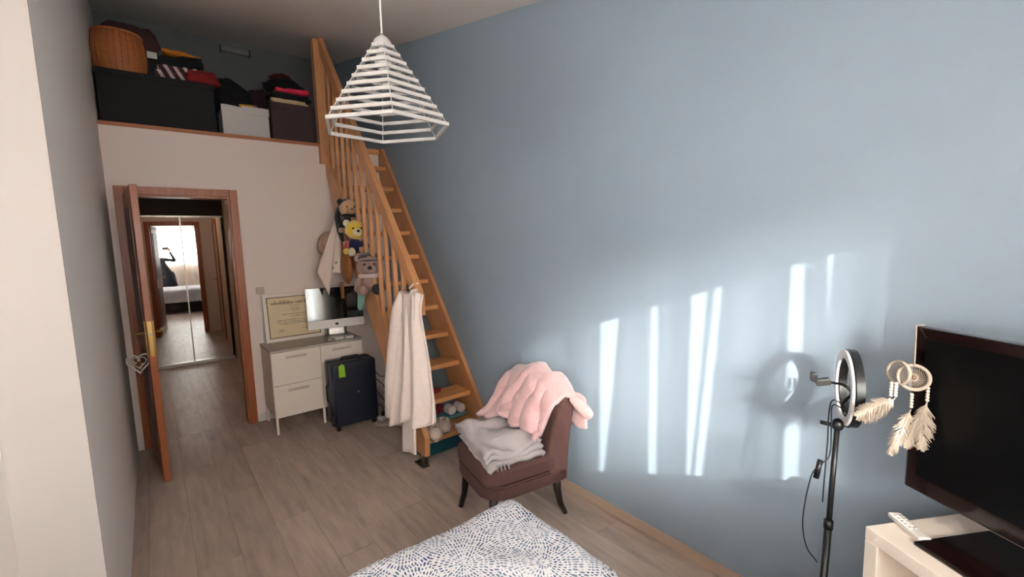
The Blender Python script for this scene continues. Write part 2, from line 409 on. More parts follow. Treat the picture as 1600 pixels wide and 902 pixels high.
win2 = struct('added_window', w2, WPL, 'added white framed alcove window, unseen fill light source behind a roller blind')  # added outside the frame to brighten the room from the left
for a, b in ((VY0+.04, .33), (.37, VY1-.04)): obj('pane', box(-1.80, -1.795, a, b, VZ0+.04, VZ1-.04), GLASS, win2)
cl = NB(); prism(cl, [(YB-.3, zc(YB-.3)), (YLB+.15, zc(YLB+.15)), (YLB+.15, zc(YLB+.15)+.14), (YB-.3, zc(YB-.3)+.14)], 'x', -1.85, XR+.15)
struct('ceiling', cl, CEIL, 'sloping off-white ceiling rising towards the loft')
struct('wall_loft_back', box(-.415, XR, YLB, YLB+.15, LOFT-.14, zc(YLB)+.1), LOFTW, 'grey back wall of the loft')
# window wall behind the camera
WX0, WX1, WZ0, WZ1 = -.75, .93, 1.2, 2.19
wb = NB()
ztop = zc(YB-.25)+.1
for a in ((-1.85, WX0, 0, ztop), (WX1, XR+.15, 0, ztop), (WX0, WX1, 0, WZ0), (WX0, WX1, WZ1, ztop)): bx(wb, a[0], a[1], YB-.25, YB, a[2]-(.08 if a[2] == 0 else 0), a[3])
struct('wall_window', wb, WHITEW, 'white wall with the window behind the bed')
wf_ = NB()
fy0, fy1 = YB-.19, YB-.13
for a in ((WX0, WX1, WZ1-.02, WZ1), (WX0, WX1, WZ0, WZ0+.02)): bx(wf_, a[0], a[1], fy0, fy1, a[2], a[3], .004)
for x in (WX0, WX1-.03, -.34): bx(wf_, x, x+.03, fy0, fy1, WZ0, WZ1, .004)
win = struct('window_1', wf_, WPL, 'white framed window behind sheer curtains')
for a, b in ((WX0+.03, -.34), (-.31, WX1-.03)): obj('pane', box(a, b, YB-.165, YB-.16, WZ0+.02, WZ1-.02), GLASS, win)
# hall
struct('wall_hall_left', box(-.5, -.35, YF+.15, 7.75, -.08, LOFT-.14), HALLW, 'beige left wall of the hall')
hr = NB(); bx(hr, .84, .99, YF+.15, 7.75, -.08, LOFT-.14); struct('wall_hall_right', hr, HALLW, 'beige right wall of the hall')
struct('wall_hall_end', box(-.5, .99, 7.66, 7.75, -.08, LOFT-.14), HALLW, 'end wall of the hall behind the mirrored wardrobe')
struct('ceiling_hall', box(-.5, .99, YLB-.05, 7.75, LOFT-.16, LOFT-.02), CEIL, 'hall ceiling')
# skirtings
struct('baseboard_right', box(XR-.013, XR, YB, 2.84, 0, .058, .003), LAMB, 'beige wood skirting under the blue wall')
bf = NB(); bx(bf, XL, -.185, YF-.014, YF, 0, .07, .003)
struct('baseboard_left', bf, SKIRTW, 'short white skirting left of the door')
struct('baseboard_far', box(.64, XR-.03, YF-.014, YF, 0, .07, .003), SKIRTW, 'white skirting right of the door')

# ------------------------------------------------------------------ door
df = NB()
for (x0, x1) in ((DX0-.055, DX0+.006), (DX1-.006, DX1+.055)):
    bx(df, x0, x1, YF-.016, YF+.002, 0, DZ+.055, .004)
    bx(df, x0, x1, YF+.148, YF+.166, 0, DZ+.055, .004)
bx(df, DX0+.006, DX1-.006, YF-.016, YF+.002, DZ-.006, DZ+.055, .004); bx(df, DX0+.006, DX1-.006, YF+.148, YF+.166, DZ-.006, DZ+.055, .004)
dr = struct('door_1', df, DOORW, 'open reddish wooden bedroom door in its frame')
jm = NB()
bx(jm, DX0, DX0+.02, YF, YF+.15, 0, DZ); bx(jm, DX1-.02, DX1, YF, YF+.15, 0, DZ); bx(jm, DX0+.02, DX1-.02, YF, YF+.15, DZ-.02, DZ)
obj('jamb', jm, DOORW, dr)
# leaf: hinge at left jamb, opened into the room
HX, HY = -.112, YF-.02
ang = math.atan2(3.855-HY, -.055-HX)
dl = obj('door_leaf', box(0, .77, -.02, .02, .008, 2.045, .004), DOORW, dr); dl.location = (HX, HY, 0); dl.rotation_euler = (0, 0, ang)
for s in (-1, 1):
    for (z0, z1) in ((.16, .88), (1.06, 1.92)):
        b = box(.11, .66, s*.0195, s*.0265, z0, z1) if s > 0 else box(.11, .66, -.0265, -.0195, z0, z1)
        o = obj('door_panel', b, DOORD, dl)
    pb = box(.695, .735, min(s*.0195, s*.026), max(s*.0195, s*.026), .90, 1.14, .002); obj('handle_plate', pb, BRASS, dl)
    hb = NB(); tube(hb, [(.715, s*.024, 1.06), (.715, s*.065, 1.06), (.70, s*.072, 1.06), (.60, s*.072, 1.06)], [.009, .009, .009, .007], 8)
    obj('door_handle', hb, BRASS, dl, smooth=True)
lk = NB(); bx(lk, .7695, .7715, -.011, .011, .90, 1.14); obj('lock_plate', lk, BRASS, dl)
bt = NB(); bx(bt, .770, .779, -.006, .008, 1.045, 1.065); obj('latch', bt, STEEL, dl)
# wire heart ornament on the handle (left face of the leaf)
M_leaf = Matrix.Translation((HX, HY, 0)) @ Matrix.Rotation(ang, 4, 'Z')
side = -1 if (M_leaf @ Vector((.7, -.07, 1))).x < (M_leaf @ Vector((.7, .07, 1))).x else 1
ho = M_leaf @ Vector((.66, side*.072, 1.058))
heart = thing('heart_ornament', 'grey wire heart ornament dangling from the door handle', 'ornament', (ho.x, ho.y, ho.z-.28), 0)
hp = []
for i in range(40):
    t = 2*PI*i/40; hp.append((.0042*16*math.sin(t)**3*.95, 0, .16-.085+.0046*(13*math.cos(t)-5*math.cos(2*t)-2*math.cos(3*t)-math.cos(4*t))))
b = NB(); tube(b, hp, .0058, 6, closed=True); hh = obj('heart_wire', b, WIRE, heart, smooth=True)
b = NB(); tube(b, [(p[0]*.62, 0, .078+(p[2]-.078)*.62) for p in hp], .003, 6, closed=True); obj('inner_wire', b, WIRE, heart, smooth=True)
b = NB(); tube(b, [(0, 0, .11), (.002, 0, .2), (0, 0, .275), (.0, .006, .293), (0, -.012, .285)], .0018, 5); obj('ribbon', b, WIRE, heart)
for i, (x, z) in enumerate(((0, .09), (.018, .06), (-.02, .075), (.004, .04))):
    obj('bead', ball(NB(), (x, 0, z), .010, 10, 6), BEADM, heart, smooth=True)

d2 = NB()
for y in (5.0, 5.86): bx(d2, .822, .842, y, y+.07, 0, 2.11, .004)
bx(d2, .822, .842, 5.07, 5.86, 2.04, 2.11, .004)
dr2 = struct('door_2', d2, DOORW, 'closed beige side door of the hall in a brown frame')
obj('door_leaf', box(.832, .841, 5.07, 5.86, .006, 2.04), HALLW, dr2)
b = NB(); tube(b, [(.833, 5.16, 1.03), (.78, 5.16, 1.03), (.775, 5.18, 1.03), (.775, 5.28, 1.03)], .008, 7); obj('door_handle', b, BRASS, dr2, smooth=True)
# ------------------------------------------------------------------ mirrored wardrobe in the hall
wd = thing('mirrored_wardrobe', 'hall wardrobe with two sliding mirror doors under a dark header', 'wardrobe', (.245, 7.57, 0), R(-1.2))
hw = .58
b = NB(); bx(b, -hw, hw, -.03, .07, 0, .05, .003); obj('bottom_track', b, ALU, wd)
b = NB(); bx(b, -hw, hw, -.02, .07, 2.04, 2.06); obj('top_track', b, ALU, wd)
obj('header', box(-hw, hw, -.01, .07, 2.06, LOFT-.162), DARKW, wd)
obj('side_frame', box(hw-.02, hw, -.02, .07, .05, 2.04), DARKW, wd); obj('side_frame', box(-hw, -hw+.02, -.02, .07, .05, 2.04), DARKW, wd)
for a, b_, y in ((-hw+.02, .095, 0.0), (.095, hw-.02, .0)):
    q = obj('mirror_door', box(a, b_, y, y+.02, .05, 2.04), MIRR, wd)
st = NB(); bx(st, .088, .103, -.012, .003, .05, 2.04); obj('door_stile', st, ALU, wd)

hl = thing('added_hall_lamp', 'added round white ceiling lamp, unseen, brightening the hall above the door head', 'lamp', (.25, 6.1, LOFT-.16-.075))  # added out of view, only to brighten the dark hall
b = NB(); lathe(b, [(0, 0), (.07, .004), (.11, .025), (.125, .055), (.12, .07), (0, .07)], 24); obj('opal_bowl', b, mat('opal_bulb', (236, 230, 222), .3), hl, smooth=True)
b = NB(); lathe(b, [(.121, .06), (.128, .06), (.128, .074), (0, .075)], 24); obj('lamp_rim', b, STEEL, hl, smooth=True)
l = bpy.data.lights.new('added_hall_light', 'POINT'); l.energy = 3; l.color = (1, .88, .74); l.shadow_soft_size = .06
q = bpy.data.objects.new('added_hall_light', l); C.objects.link(q); q.parent = hl; q.location = (0, 0, -.09)

# ------------------------------------------------------------------ staircase
stair = thing('staircase', 'steep varnished pine stair with open treads and banister against blue wall', 'staircase', (1.7, 2.9, 0))
LSL = 1.30
def slo(y): return 1.12+LSL*(y-3.8)
def shi(y): return 1.53+LSL*(y-3.8)
def sr_hi(y): return .224+1.39*(y-2.82)
lo = [(2.99, .072), (2.855, .072), (2.80, .20), (2.80, .235)]
poly = [(3.0, .08), (2.80, .08), (2.79, shi(2.79)), (4.60, shi(4.60)), (4.60, 2.30), (4.545, 2.205), (4.46, slo(4.44)), (4.3, slo(4.3))]
b = NB(); prism(b, poly, 'x', 1.40, 1.44); ls = obj('stringer', b, PINE, stair, world=True)
poly = [(3.10, .03), (2.79, .03), (2.79, sr_hi(2.79)), (4.52, sr_hi(4.52)), (4.60, 2.586), (4.60, 2.28)]
b = NB(); prism(b, poly, 'x', XR-.034, XR-.002); obj('stringer', b, PINE, stair, world=True)
t0 = None
for k in range(11):
    y, z = 2.849+.1578*k, .175+.2213*k
    if t0 is None:
        t0 = obj('tread', box(1.44, XR-.034, 0, .215, -.036, 0, .004), PINEX, stair); t = t0
    else:
        t = t0.copy(); C.objects.link(t); t.parent = stair
    dep = min(.215, 4.60-y)/.215
    t.location = (-1.7, y-2.9, z); t.scale = (1, dep, 1)
obj('landing_nosing', box(1.44, XR-.002, 4.575, YF, LOFT-.05, LOFT, .003), PINEX, stair, world=True)
obj('newel_post', box(1.352, 1.445, 4.56, 4.65, 2.40, 3.54, .004), PINEV, stair, world=True)
def rail_z(y): return 1.20+1.285*(y-2.78)
b = NB(); prism(b, [(2.775, rail_z(2.775)-.08), (2.775, rail_z(2.775)+.05), (2.80, rail_z(2.80)+.07), (4.56, rail_z(4.56)+.07), (4.56, rail_z(4.56)-.06)], 'x', 1.40, 1.447)
obj('handrail', b, PINE, stair, world=True)
b0 = None
for i in range(12):
    y = 4.43-.1385*i
    zl, zh = shi(y)-.03, rail_z(y)-.05
    if b0 is None: b0 = obj('baluster', box(-.016, .016, -.016, .016, 0, 1, .004, 1), PINEV, stair); q = b0
    else: q = b0.copy(); C.objects.link(q); q.parent = stair
    q.location = (1.422-1.7, y-2.9, zl); q.scale = (1, 1, zh-zl)
b = NB(); bx(b, 1.375, 1.435, 2.80, 2.93, 0, .008); bx(b, 1.40, 1.408, 2.83, 2.87, 0, .10); bx(b, 1.432, 1.44, 2.83, 2.87, 0, .10); obj('foot_bracket', b, STEEL, stair, world=True)

# ------------------------------------------------------------------ loft contents
bt_ = thing('storage_chest', 'long black fabric storage chest on the loft edge', 'storage box', (.165, 4.87, LOFT+.008))
obj('chest_body', box(-.375, .375, -.21, .21, 0, .36, .012), BOXBLK, bt_); obj('chest_lid', box(-.38, .38, -.215, .215, .355, .405, .012), BOXBLK, bt_)
bw = thing('carton', 'white cardboard box on the loft between the black and brown boxes', 'storage box', (.765, 4.79, LOFT+.008))
obj('carton_body', box(-.182, .182, -.13, .13, 0, .225, .004), BOXWHT, bw)
b = NB(); sheet(b, lambda u, v: Vector((-.184+.368*u, -.132, .20+.055*v*(1-.35*u) + .004*math.sin(9*u))), 8, 2); obj('flap', b, BOXWHT, bw, solid=.006)
obj('flap', box(-.03, .186, -.137, -.131, .195, .262, .002), BOXWHT, bw)
bb = thing('fabric_box', 'dark brown fabric storage box beside the newel post on the loft', 'storage box', (1.155, 4.82, LOFT+.008))
obj('box_body', box(-.185, .185, -.16, .16, 0, .315, .014), BOXBRN, bb); obj('box_lid', box(-.19, .19, -.165, .165, .29, .345, .012), BOXBRN, bb)
bk = thing('wicker_basket', 'round brown wicker basket on top of the black chest', 'basket', (-.055, 4.875, LOFT+.008+.405))
b = NB()
prof = []
for i in range(16):
    t = i/15; r_ = .145+.022*math.sin(t*PI*.9)-.004*t; prof.append((r_+.0028*(i % 2), t*.32))
lathe(b, [(0, 0)]+prof+[(.135, .325), (.135, .05), (0, .05)], 28); obj('basket_wall', b, WICK, bk, smooth=True)
b = NB(); tube(b, [(.15*math.cos(a), .15*math.sin(a), .322) for a in [2*PI*i/28 for i in range(28)]], .011, 7, closed=True); obj('basket_rim', b, WICK, bk, smooth=True)
for i in range(14):
    a = PI+PI*i/13
    b = NB(); tube(b, [((.146+.024*math.sin(t*PI*.9))*math.cos(a), (.146+.024*math.sin(t*PI*.9))*math.sin(a), .01+t*.3) for t in [j/7 for j in range(8)]], .0045, 5); obj('wicker_rib', b, WICK, bk, smooth=True)
def lump(name, c, r, material, label, cat, seed, amp=.28, fs=2.2, group=None, rot=0., flat=True, seg=30, ring=20):
    b = NB(); q = bmesh.ops.create_uvsphere(b, u_segments=seg, v_segments=ring, radius=1)
    for v in q['verts']:
        d = v.co.copy(); s = Vector((seed*3.1, seed*1.7, seed*.9))
        k = 1+amp*noise.noise(d*fs+s)+amp*.55*(abs(noise.noise(d*fs*2.1+s*2))-.25)+amp*.2*noise.noise(d*fs*5+s)
        p = Vector((d.x*r[0], d.y*r[1], d.z*r[2]))*k
        if flat: p.z = max(p.z, -r[2]*.62)
        p = Matrix.Rotation(rot, 3, 'Z') @ p
        v.co = p+Vector(c)
    zmin = min(v.co.z for v in b.verts)
    o = obj(name, b, material, smooth=True); recenter(o); tag(o, label, cat, group); return o
ZT = LOFT+.008+.405
def fold(name, c, l, wd_, h, material, label, cat, seed, rz=0., layers=2, tilt=0.):
    """a folded textile: stacked soft layers with a rounded fold on one side"""
    b = NB(); lh = h/layers
    for k in range(layers):
        s = 1-.04*k+random.uniform(-.02, .02); ox = random.uniform(-.012, .012)
        q = bx(NB(), -.5, .5, -.5, .5, -.5, .5); bmesh.ops.subdivide_edges(q, edges=q.edges[:], cuts=9, use_grid_fill=True)
        me = bpy.data.meshes.new('tmp')
        for v in q.verts:
            p = v.co; e = max(abs(p.x), abs(p.y))*2
            zz = p.z*(1-.35*max(0, e-.75)/.25*.8)
            w_ = .12*fbm((p.x*3+seed, p.y*3+k, seed))*lh*2
            n1 = .012*noise.noise(Vector((p.y*5, seed+k, 1)))*math.copysign(1, p.x); n2 = .012*noise.noise(Vector((p.x*5, seed+k, 4)))*math.copysign(1, p.y)
            v.co = Vector((p.x*l*s+ox+n1, p.y*wd_*s+n2, (k+.5)*lh+zz*lh*.98+w_*(.5+p.z)+tilt*p.x*l))
        q.to_mesh(me); q.free(); b.from_mesh(me); bpy.data.meshes.remove(me)
    o = obj(name, b, material, smooth=True); o.location = c; o.rotation_euler = (0, 0, rz); tag(o, label, cat); return o
lump('blanket', (.03, 4.97, ZT+.335), (.20, .12, .12), CLOTHS['brown'], 'brown cloth bunched over the wicker basket', 'blanket', 1, .3, 2.5, flat=False)
fold('scarf', (.34, 4.87, ZT+.002), .32, .26, .13, STRIPE, 'maroon and white striped knit folded on the black chest', 'clothing', 3, R(-8), 3)
fold('sweater', (.34, 4.88, ZT+.135), .33, .25, .085, CLOTHS['black'], 'black garment folded on top of the striped knit', 'clothing', 4, R(-4), 2, .1)
fold('shirt', (.37, 4.88, ZT+.222), .27, .23, .035, CLOTHS['orange'], 'orange garment lying on the top of the folded pile', 'clothing', 5, R(-6), 1, -.12)
o = obj('paper_tag', box(-.032, .032, -.003, .003, 0, .05, .002), BOXWHT); o.location = (.15, 4.735, ZT+.15); tag(o, 'small white tag sticking out between basket and black garment', 'tag')
lump('cardigan', (.46, 4.75, ZT+.045), (.125, .09, .075), CLOTHS['redknit'], 'red knitted garment slumped on the right end of the black chest', 'clothing', 8, .35, 2.6)
lump('duffel_bag', (.70, 5.16, LOFT+.31), (.26, .19, .32), CLOTHS['black'], 'domed black duffel bag behind the white carton', 'bag', 11, .16, 1.6)
lump('jacket', (.985, 5.12, LOFT+.29), (.17, .16, .27), CLOTHS['plum'], 'dark plum jacket heaped between duffel bag and brown box', 'clothing', 13, .3, 2.2)
lump('pouch', (.885, 4.93, LOFT+.30), (.035, .03, .06), mat('pink_pouch', (180, 130, 134), .8), 'small pink pouch peeking between duffel bag and brown box', 'pouch', 3, .2, 2, flat=False)
b = NB(); bx(b, -.055, .055, -.003, .003, 0, .125, .001); o = obj('envelope', b, CLOTHS['yellow']); o.location = (.79, 4.70, LOFT+.175); o.rotation_euler = (R(-6), R(-4), 0); tag(o, 'yellow envelope standing up in the white carton', 'envelope')
ZB = LOFT+.008+.345
fold('pillowcase', (1.15, 4.82, ZB+.001), .31, .26, .045, CLOTHS['cream'], 'cream folded cloth lying directly on the brown box', 'linen', 21, R(-3), 2)
fold('trousers', (1.16, 4.83, ZB+.048), .33, .26, .06, CLOTHS['black'], 'black folded garment on the cream cloth', 'clothing', 22, R(3), 2)
fold('tee_shirt', (1.20, 4.82, ZB+.110), .28, .26, .042, CLOTHS['coral'], 'coral red folded shirt in the pile on the brown box', 'clothing', 23, R(-5), 1)
lump('pullover', (1.14, 4.86, ZB+.195), (.17, .13, .07), CLOTHS['black'], 'black pullover on top of the coral shirt', 'clothing', 24, .3, 2.6)
lump('beanie', (1.13, 4.9, ZB+.275), (.10, .09, .05), CLOTHS['darkred'], 'dark red beanie topping the pile on the brown box', 'hat', 26, .3, 2.6)
wlmp = thing('wall_lamp', 'slim grey linear lamp high on the loft back wall', 'lamp', (.90, YLB-.002, 3.69))
obj('lamp_body', box(-.13, .13, -.06, 0, .0, .055, .008), mat('lamp_grey', (120, 118, 118), .5), wlmp); obj('lamp_end', box(-.14, -.128, -.065, 0, -.004, .06, .003), BLACKP, wlmp); obj('lamp_end', box(.128, .14, -.065, 0, -.004, .06, .003), BLACKP, wlmp)

# ------------------------------------------------------------------ cabinet, computer, certificate
cb = thing('shoe_cabinet', 'white shoe cabinet with tilt-out fronts on thin legs beside the door', 'cabinet', (1.09, 4.37, 0))
X0, X1, Y0, Y1 = .70, 1.485, 4.15, 4.59
obj('cabinet_body', box(X0+.002, X1-.002, Y0+.02, Y1, .145, .718, .002), WLAC, cb, world=True)
obj('cabinet_top', box(X0-.002, X1+.004, Y0-.004, Y1, .718, .735, .003), CABTOP, cb, world=True)
for (xa, xb) in ((X0+.004, 1.098), (1.104, X1-.004)):
    hs = ((.146, .425), (.430, .714)) if xa < 1 else ((.146, .55), (.555, .714))
    for za, zb in hs:
        d = obj('drawer_front', box(xa, xb, Y0, Y0+.02, za, zb, .0025), WLAC, cb, world=True)
        xm = (xa+xb)/2
        obj('finger_pull', box(xm-.085, xm+.085, Y0-.006, Y0+.001, zb-.062, zb-.040, .0025), mat('pull_shade', (206, 188, 176), .45), d, world=True)
for x in (X0+.004, 1.09, X1-.022):
    for y in (Y0+.004, Y1-.03):
        obj('leg', box(x, x+.018, y, y+.018, 0, .146), WLAC, cb, world=True)

pc = thing('desktop_computer', 'white all-in-one computer with black glossy screen on the shoe cabinet', 'computer', (1.338, 4.40, .735), R(-9))
TILT = Matrix.Translation((0, 0, .10)) @ Matrix.Rotation(R(-6), 4, 'X') @ Matrix.Translation((0, 0, -.10))
def tob(name, bm, m_):
    bmesh.ops.transform(bm, matrix=TILT, verts=bm.verts[:]); return obj(name, bm, m_, pc)
tob('housing', box(-.257, .257, -.012, .018, .085, .475, .006), WPL)
tob('screen', box(-.255, .255, -.0145, -.011, .165, .473, .001), BLACKG)
tob('chin', box(-.256, .256, -.0155, -.011, .086, .162, .001), mat('silver_white', (232, 222, 216), .35))
b = NB()
for c_, r_ in (((-.006, .122), .0105), ((.006, .122), .0105), ((0, .117), .0115)):
    lathe_pts = [(c_[0]+r_*math.cos(2*PI*i/14), c_[1]+r_*math.sin(2*PI*i/14)) for i in range(14)]
    prism(b, lathe_pts, 'y', -.0165, -.0155)
prism(b, [(.000, .135), (.006, .144), (.003, .136)], 'y', -.0165, -.0155)
tob('fruit_logo', b, BLACKP)
b = NB(); sheet(b, lambda u, v: Vector((-.09+.18*u, .0+.02*math.sin(v*1.3)*3*(1-v)+.10*0, .006+.19*v)), 6, 8); obj('stand_neck', b, ALU, pc, solid=.006, smooth=True)
obj('stand_foot', box(-.10, .10, -.10, .06, 0, .007, .003), ALU, pc)
for i, (x, l_, col) in enumerate(((1.20, .075, WPL), (1.29, .07, WPL), (1.11, .05, mat('grey_adapter', (150, 138, 130), .5)))):
    t = thing('small_gadget', ('white cable adapter in front of the computer, nearest its middle', 'white mouse-like gadget in front of the computer, right of the other', 'grey charger left of the white gadgets before the computer')[i], 'gadget', (x+.10, 4.235-.01*i, .735))
    obj('gadget_case', box(-l_/2, l_/2, -.025, .025, 0, .022, .008), col, t); obj('gadget_seam', box(-l_/2-.0006, l_/2+.0006, -.0256, .0256, .010, .0116), mat('seam_grey', (150, 140, 134), .6), t)
    b = NB(); tube(b, curve([(0, .025, .008), (.02, .06, .004), (.03, .12, .004), (.01, .18, .004)]), .0025, 5); obj('gadget_cable', b, CORD, t, smooth=True)

cf = thing('framed_certificate', 'white framed parchment certificate leaning on the wall behind the computer', 'framed certificate', (1.00, 4.535, .7355)); cf.rotation_euler = (R(-6.5), 0, 0)
FW2, FH = .255, .445
for a in ((-FW2, FW2, 0, .032), (-FW2, FW2, FH-.032, FH), (-FW2, -FW2+.032, .032, FH-.032), (FW2-.032, FW2, .032, FH-.032)):
    obj('frame_rail', box(a[0], a[1], -.012, .012, a[2], a[3], .003), WLAC, cf)
b = NB()
for a in ((-.223, .223, .032, .039), (-.223, .223, FH-.039, FH-.032), (-.223, -.216, .039, FH-.039), (.216, .223, .039, FH-.039)): bx(b, a[0], a[1], -.009, .0, a[2], a[3])
obj('fillet', b, FRAMEB, cf); obj('parchment', box(-.217, .217, -.003, .003, .038, FH-.038), PAPER, cf)
b = NB(); rg = random.Random(3)
x = -.185
while x < .19:
    wd_ = rg.uniform(.006, .014); h_ = rg.choice((.016, .018, .026, .03))
    bx(b, x, x+wd_*.75, -.0042, -.0028, .345-.004*rg.random(), .345+h_); x += wd_+(.012 if rg.random() < .12 else .001)
for z, x0, x1 in ((.325, -.03, .06), (.305, -.02, .05), (.287, -.025, .06), (.270, -.01, .055), (.243, -.10, .12), (.222, -.03, .10), (.19, -.15, .15), (.172, -.15, .14), (.155, -.13, .12), (.10, -.14, -.09), (.09, -.14, -.10), (.10, .06, .10)):
    x = x0
    while x < x1:
        wd_ = rg.uniform(.004, .02); bx(b, x, min(x+wd_, x1), -.0038, -.0028, z, z+rg.uniform(.0035, .007)); x += wd_+.004
q = obj('lettering', b, INK, cf); q['kind'] = 'stuff'
sw = thing('light_switch', 'beige light switch on the wall above the certificate', 'switch', (.744, YF-.001, 1.187))
obj('switch_plate', box(-.033, .033, -.01, 0, 0, .062, .003), mat('beige_switch', (200, 178, 160), .5), sw); obj('rocker', box(-.02, .02, -.014, -.009, .014, .048, .002), mat('beige_rocker', (206, 186, 168), .5), sw)
obj('conduit', box(-.008, .008, -.009, 0, -.46, 0, .001), SKIRTW, sw)

# ------------------------------------------------------------------ suitcase
sc_ = thing('suitcase', 'navy hard shell cabin suitcase with lime green tag', 'suitcase', (1.29, 3.945, 0), R(-2))
W2, D2 = .192, .115
for (ya, yb) in ((-D2, -.006), (.006, D2)):
    obj('shell', box(-W2, W2, ya, yb, .045, .605, .028, 4), NAVY, sc_, smooth=True, ang=40)
obj('zip_band', box(-W2+.004, W2-.004, -.014, .014, .049, .601, .01), BLACKP, sc_)
b = NB(); tube(b, [(-W2+.012, -D2+.01, .06), (-W2+.006, -D2+.006, .59)], .012, 8); obj('corner_guard', b, mat('navy_gloss', (44, 46, 62), .25), sc_, smooth=True)
b = NB(); tube(b, [(-.08, 0, .602), (-.07, 0, .628), (.07, 0, .628), (.08, 0, .602)], .009, 8); obj('top_handle', b, BLACKP, sc_, smooth=True)
b = NB(); bx(b, .05, .09, -.05, .0, .605, .618, .003); obj('telescopic_cap', b, BLACKP, sc_)
b = NB(); tube(b, [(-W2, -.0, .25), (-W2-.02, 0, .27), (-W2-.02, 0, .40), (-W2, 0, .42)], .008, 8); obj('side_handle', b, BLACKP, sc_, smooth=True)
b = NB(); prism(b, [(-.02, 0), (.035, 0), (.03, .1), (.01, .115), (-.018, .1)], 'y', -D2-.007, -D2-.0045); tg = obj('luggage_tag', b, LIME, sc_); tg.location = (-.115, 0, .485)
lg = NB(); lathe(lg, [(0, 0), (.008, 0), (.008, .002), (0, .002)], 12); q = obj('badge', lg, STEEL, sc_); q.location = (.02, -D2-.0045, .33); q.rotation_euler = (R(90), 0, 0)
for x in (-.155, .155):
    for y in (-.075, .075):
        b = NB(); bx(b, x-.014, x+.014, y-.014, y+.014, .036, .05); wq = obj('wheel_fork', b, BLACKP, sc_)
        b = NB(); tube(b, [(x-.014, y, .022), (x+.014, y, .022)], .022, 14); obj('wheel', b, BLACKP, wq)
# cables and power strip under the stair
ps = thing('power_strip', 'white power strip and black leads on the floor behind the suitcase', 'power strip', (1.62, 3.90, 0), R(20))
obj('strip_body', box(-.14, .14, -.028, .028, 0, .035, .006), WPL, ps)
for x in (-.09, -.03, .03, .09):
    b = NB(); tube(b, [(x, 0, .034), (x, 0, .07)], .018, 10); pq = obj('plug', b, BLACKP, ps)
    b = NB(); tube(b, curve([(x, 0, .07), (x+.01, .02, .12), (x-.03, .07, .25+x), (x-.05, .16, .35), (x-.05, .26, .42)]), .004, 6); obj('lead', b, BLACKP, ps, smooth=True)
b = NB(); tube(b, curve([(-.14, 0, .015), (-.20, -.02, .006), (-.22, -.10, .004), (-.12, -.15, .004), (-.02, -.12, .004)]), .004, 6); obj('supply_cord', b, CORD, ps, smooth=True)
bl = lump('white_bundle', (1.62, 3.66, .055), (.09, .1, .075), PL['cream'], 'cream cloth bundle on the floor between suitcase and robe', 'cloth', 31, .25, 2.2)

# ------------------------------------------------------------------ plush toys on the stair
def plush(name, label, loc, rz, body, head, fur, extra):
    t = thing(name, label, 'soft toy', loc, rz)
    bw_, bh = body; hr_ = head
    obj('torso', ball(NB(), (0, 0, bh*.5), (bw_, bw_*.8, bh*.56), amp=.08), fur.get('body', fur['main']), t, smooth=True)
    hd = obj('head', ball(NB(), (0, -.02, bh+hr_*.72), (hr_, hr_*.92, hr_*.95), amp=.06, seed=2), fur['main'], t, smooth=True)
    hz = bh+hr_*.72
    mz = obj('muzzle', ball(NB(), (0, -.02-hr_*.82, hz-hr_*.25), (hr_*.48, hr_*.42, hr_*.38), 12, 8), fur.get('muzzle', fur['main']), hd, smooth=True)
    obj('nose', ball(NB(), (0, -.02-hr_*1.22, hz-hr_*.14), (hr_*fur.get('ns', .16), hr_*.12, hr_*fur.get('ns', .16)*.85), 10, 6), PL['black'], hd, smooth=True)
    for s in (-1, 1):
        obj('eye', ball(NB(), (s*hr_*.38, -.02-hr_*.82, hz+hr_*.14), hr_*.1, 8, 6), BLACKP, hd, smooth=True)
        e = obj('ear', ball(NB(), (s*hr_*.78, -.01, hz+hr_*.68), (hr_*.36, hr_*.2, hr_*.36), 12, 8), fur.get('ear', fur['main']), hd, smooth=True)
        a = NB(); tube(a, [(s*bw_*.75, 0, bh*.82), (s*bw_*1.15, -.02, bh*.55), (s*bw_*1.2, -.05, bh*.28)], [bw_*.30, bw_*.34, bw_*.30], 10); aa = obj('arm', a, fur.get('arm', fur['main']), t, smooth=True, sub=1)
        obj('paw', ball(NB(), (s*bw_*1.2, -.055, bh*.24), bw_*.34, 10, 8), fur['main'], aa, smooth=True)
        l = NB(); tube(l, [(s*bw_*.5, 0, bh*.12), (s*bw_*.7, -bw_*.9, bh*.10), (s*bw_*.8, -bw_*1.5, bh*.12)], [bw_*.38, bw_*.4, bw_*.38], 10); ll = obj('leg', l, fur.get('leg', fur['main']), t, smooth=True, sub=1)
        obj('foot', ball(NB(), (s*bw_*.82, -bw_*1.6, bh*.2), (bw_*.40, bw_*.3, bw_*.48), 12, 8), fur.get('foot', fur['main']), ll, smooth=True)
    extra(t, hd, hz, hr_, bw_, bh)
    return t
RZ = R(-35)
def ex_monk(t, hd, hz, h, bw_, bh):
    b = NB(); ball(b, (0, .012, hz+h*.42), (h*1.05, h*.95, h*.66), amp=.1); obj('hair', b, PL['black'], hd, smooth=True)
    b = NB(); tube(b, [(-h*.95, .0, hz+.1*h), (-h*1.12, 0, hz-h*.9), (-h*.95, .0, hz-h*2.4), (-h*.75, 0, hz-h*3.4)], [h*.3, h*.36, h*.34, h*.2], 9); obj('plait', b, PL['black'], hd, smooth=True)
    b = NB(); tube(b, [(h*.72*math.cos(a), -.02+h*.66*math.sin(a), bh*.98) for a in [2*PI*i/16 for i in range(16)]], h*.22, 8, closed=True); obj('collar', b, PL['black'], t, smooth=True)
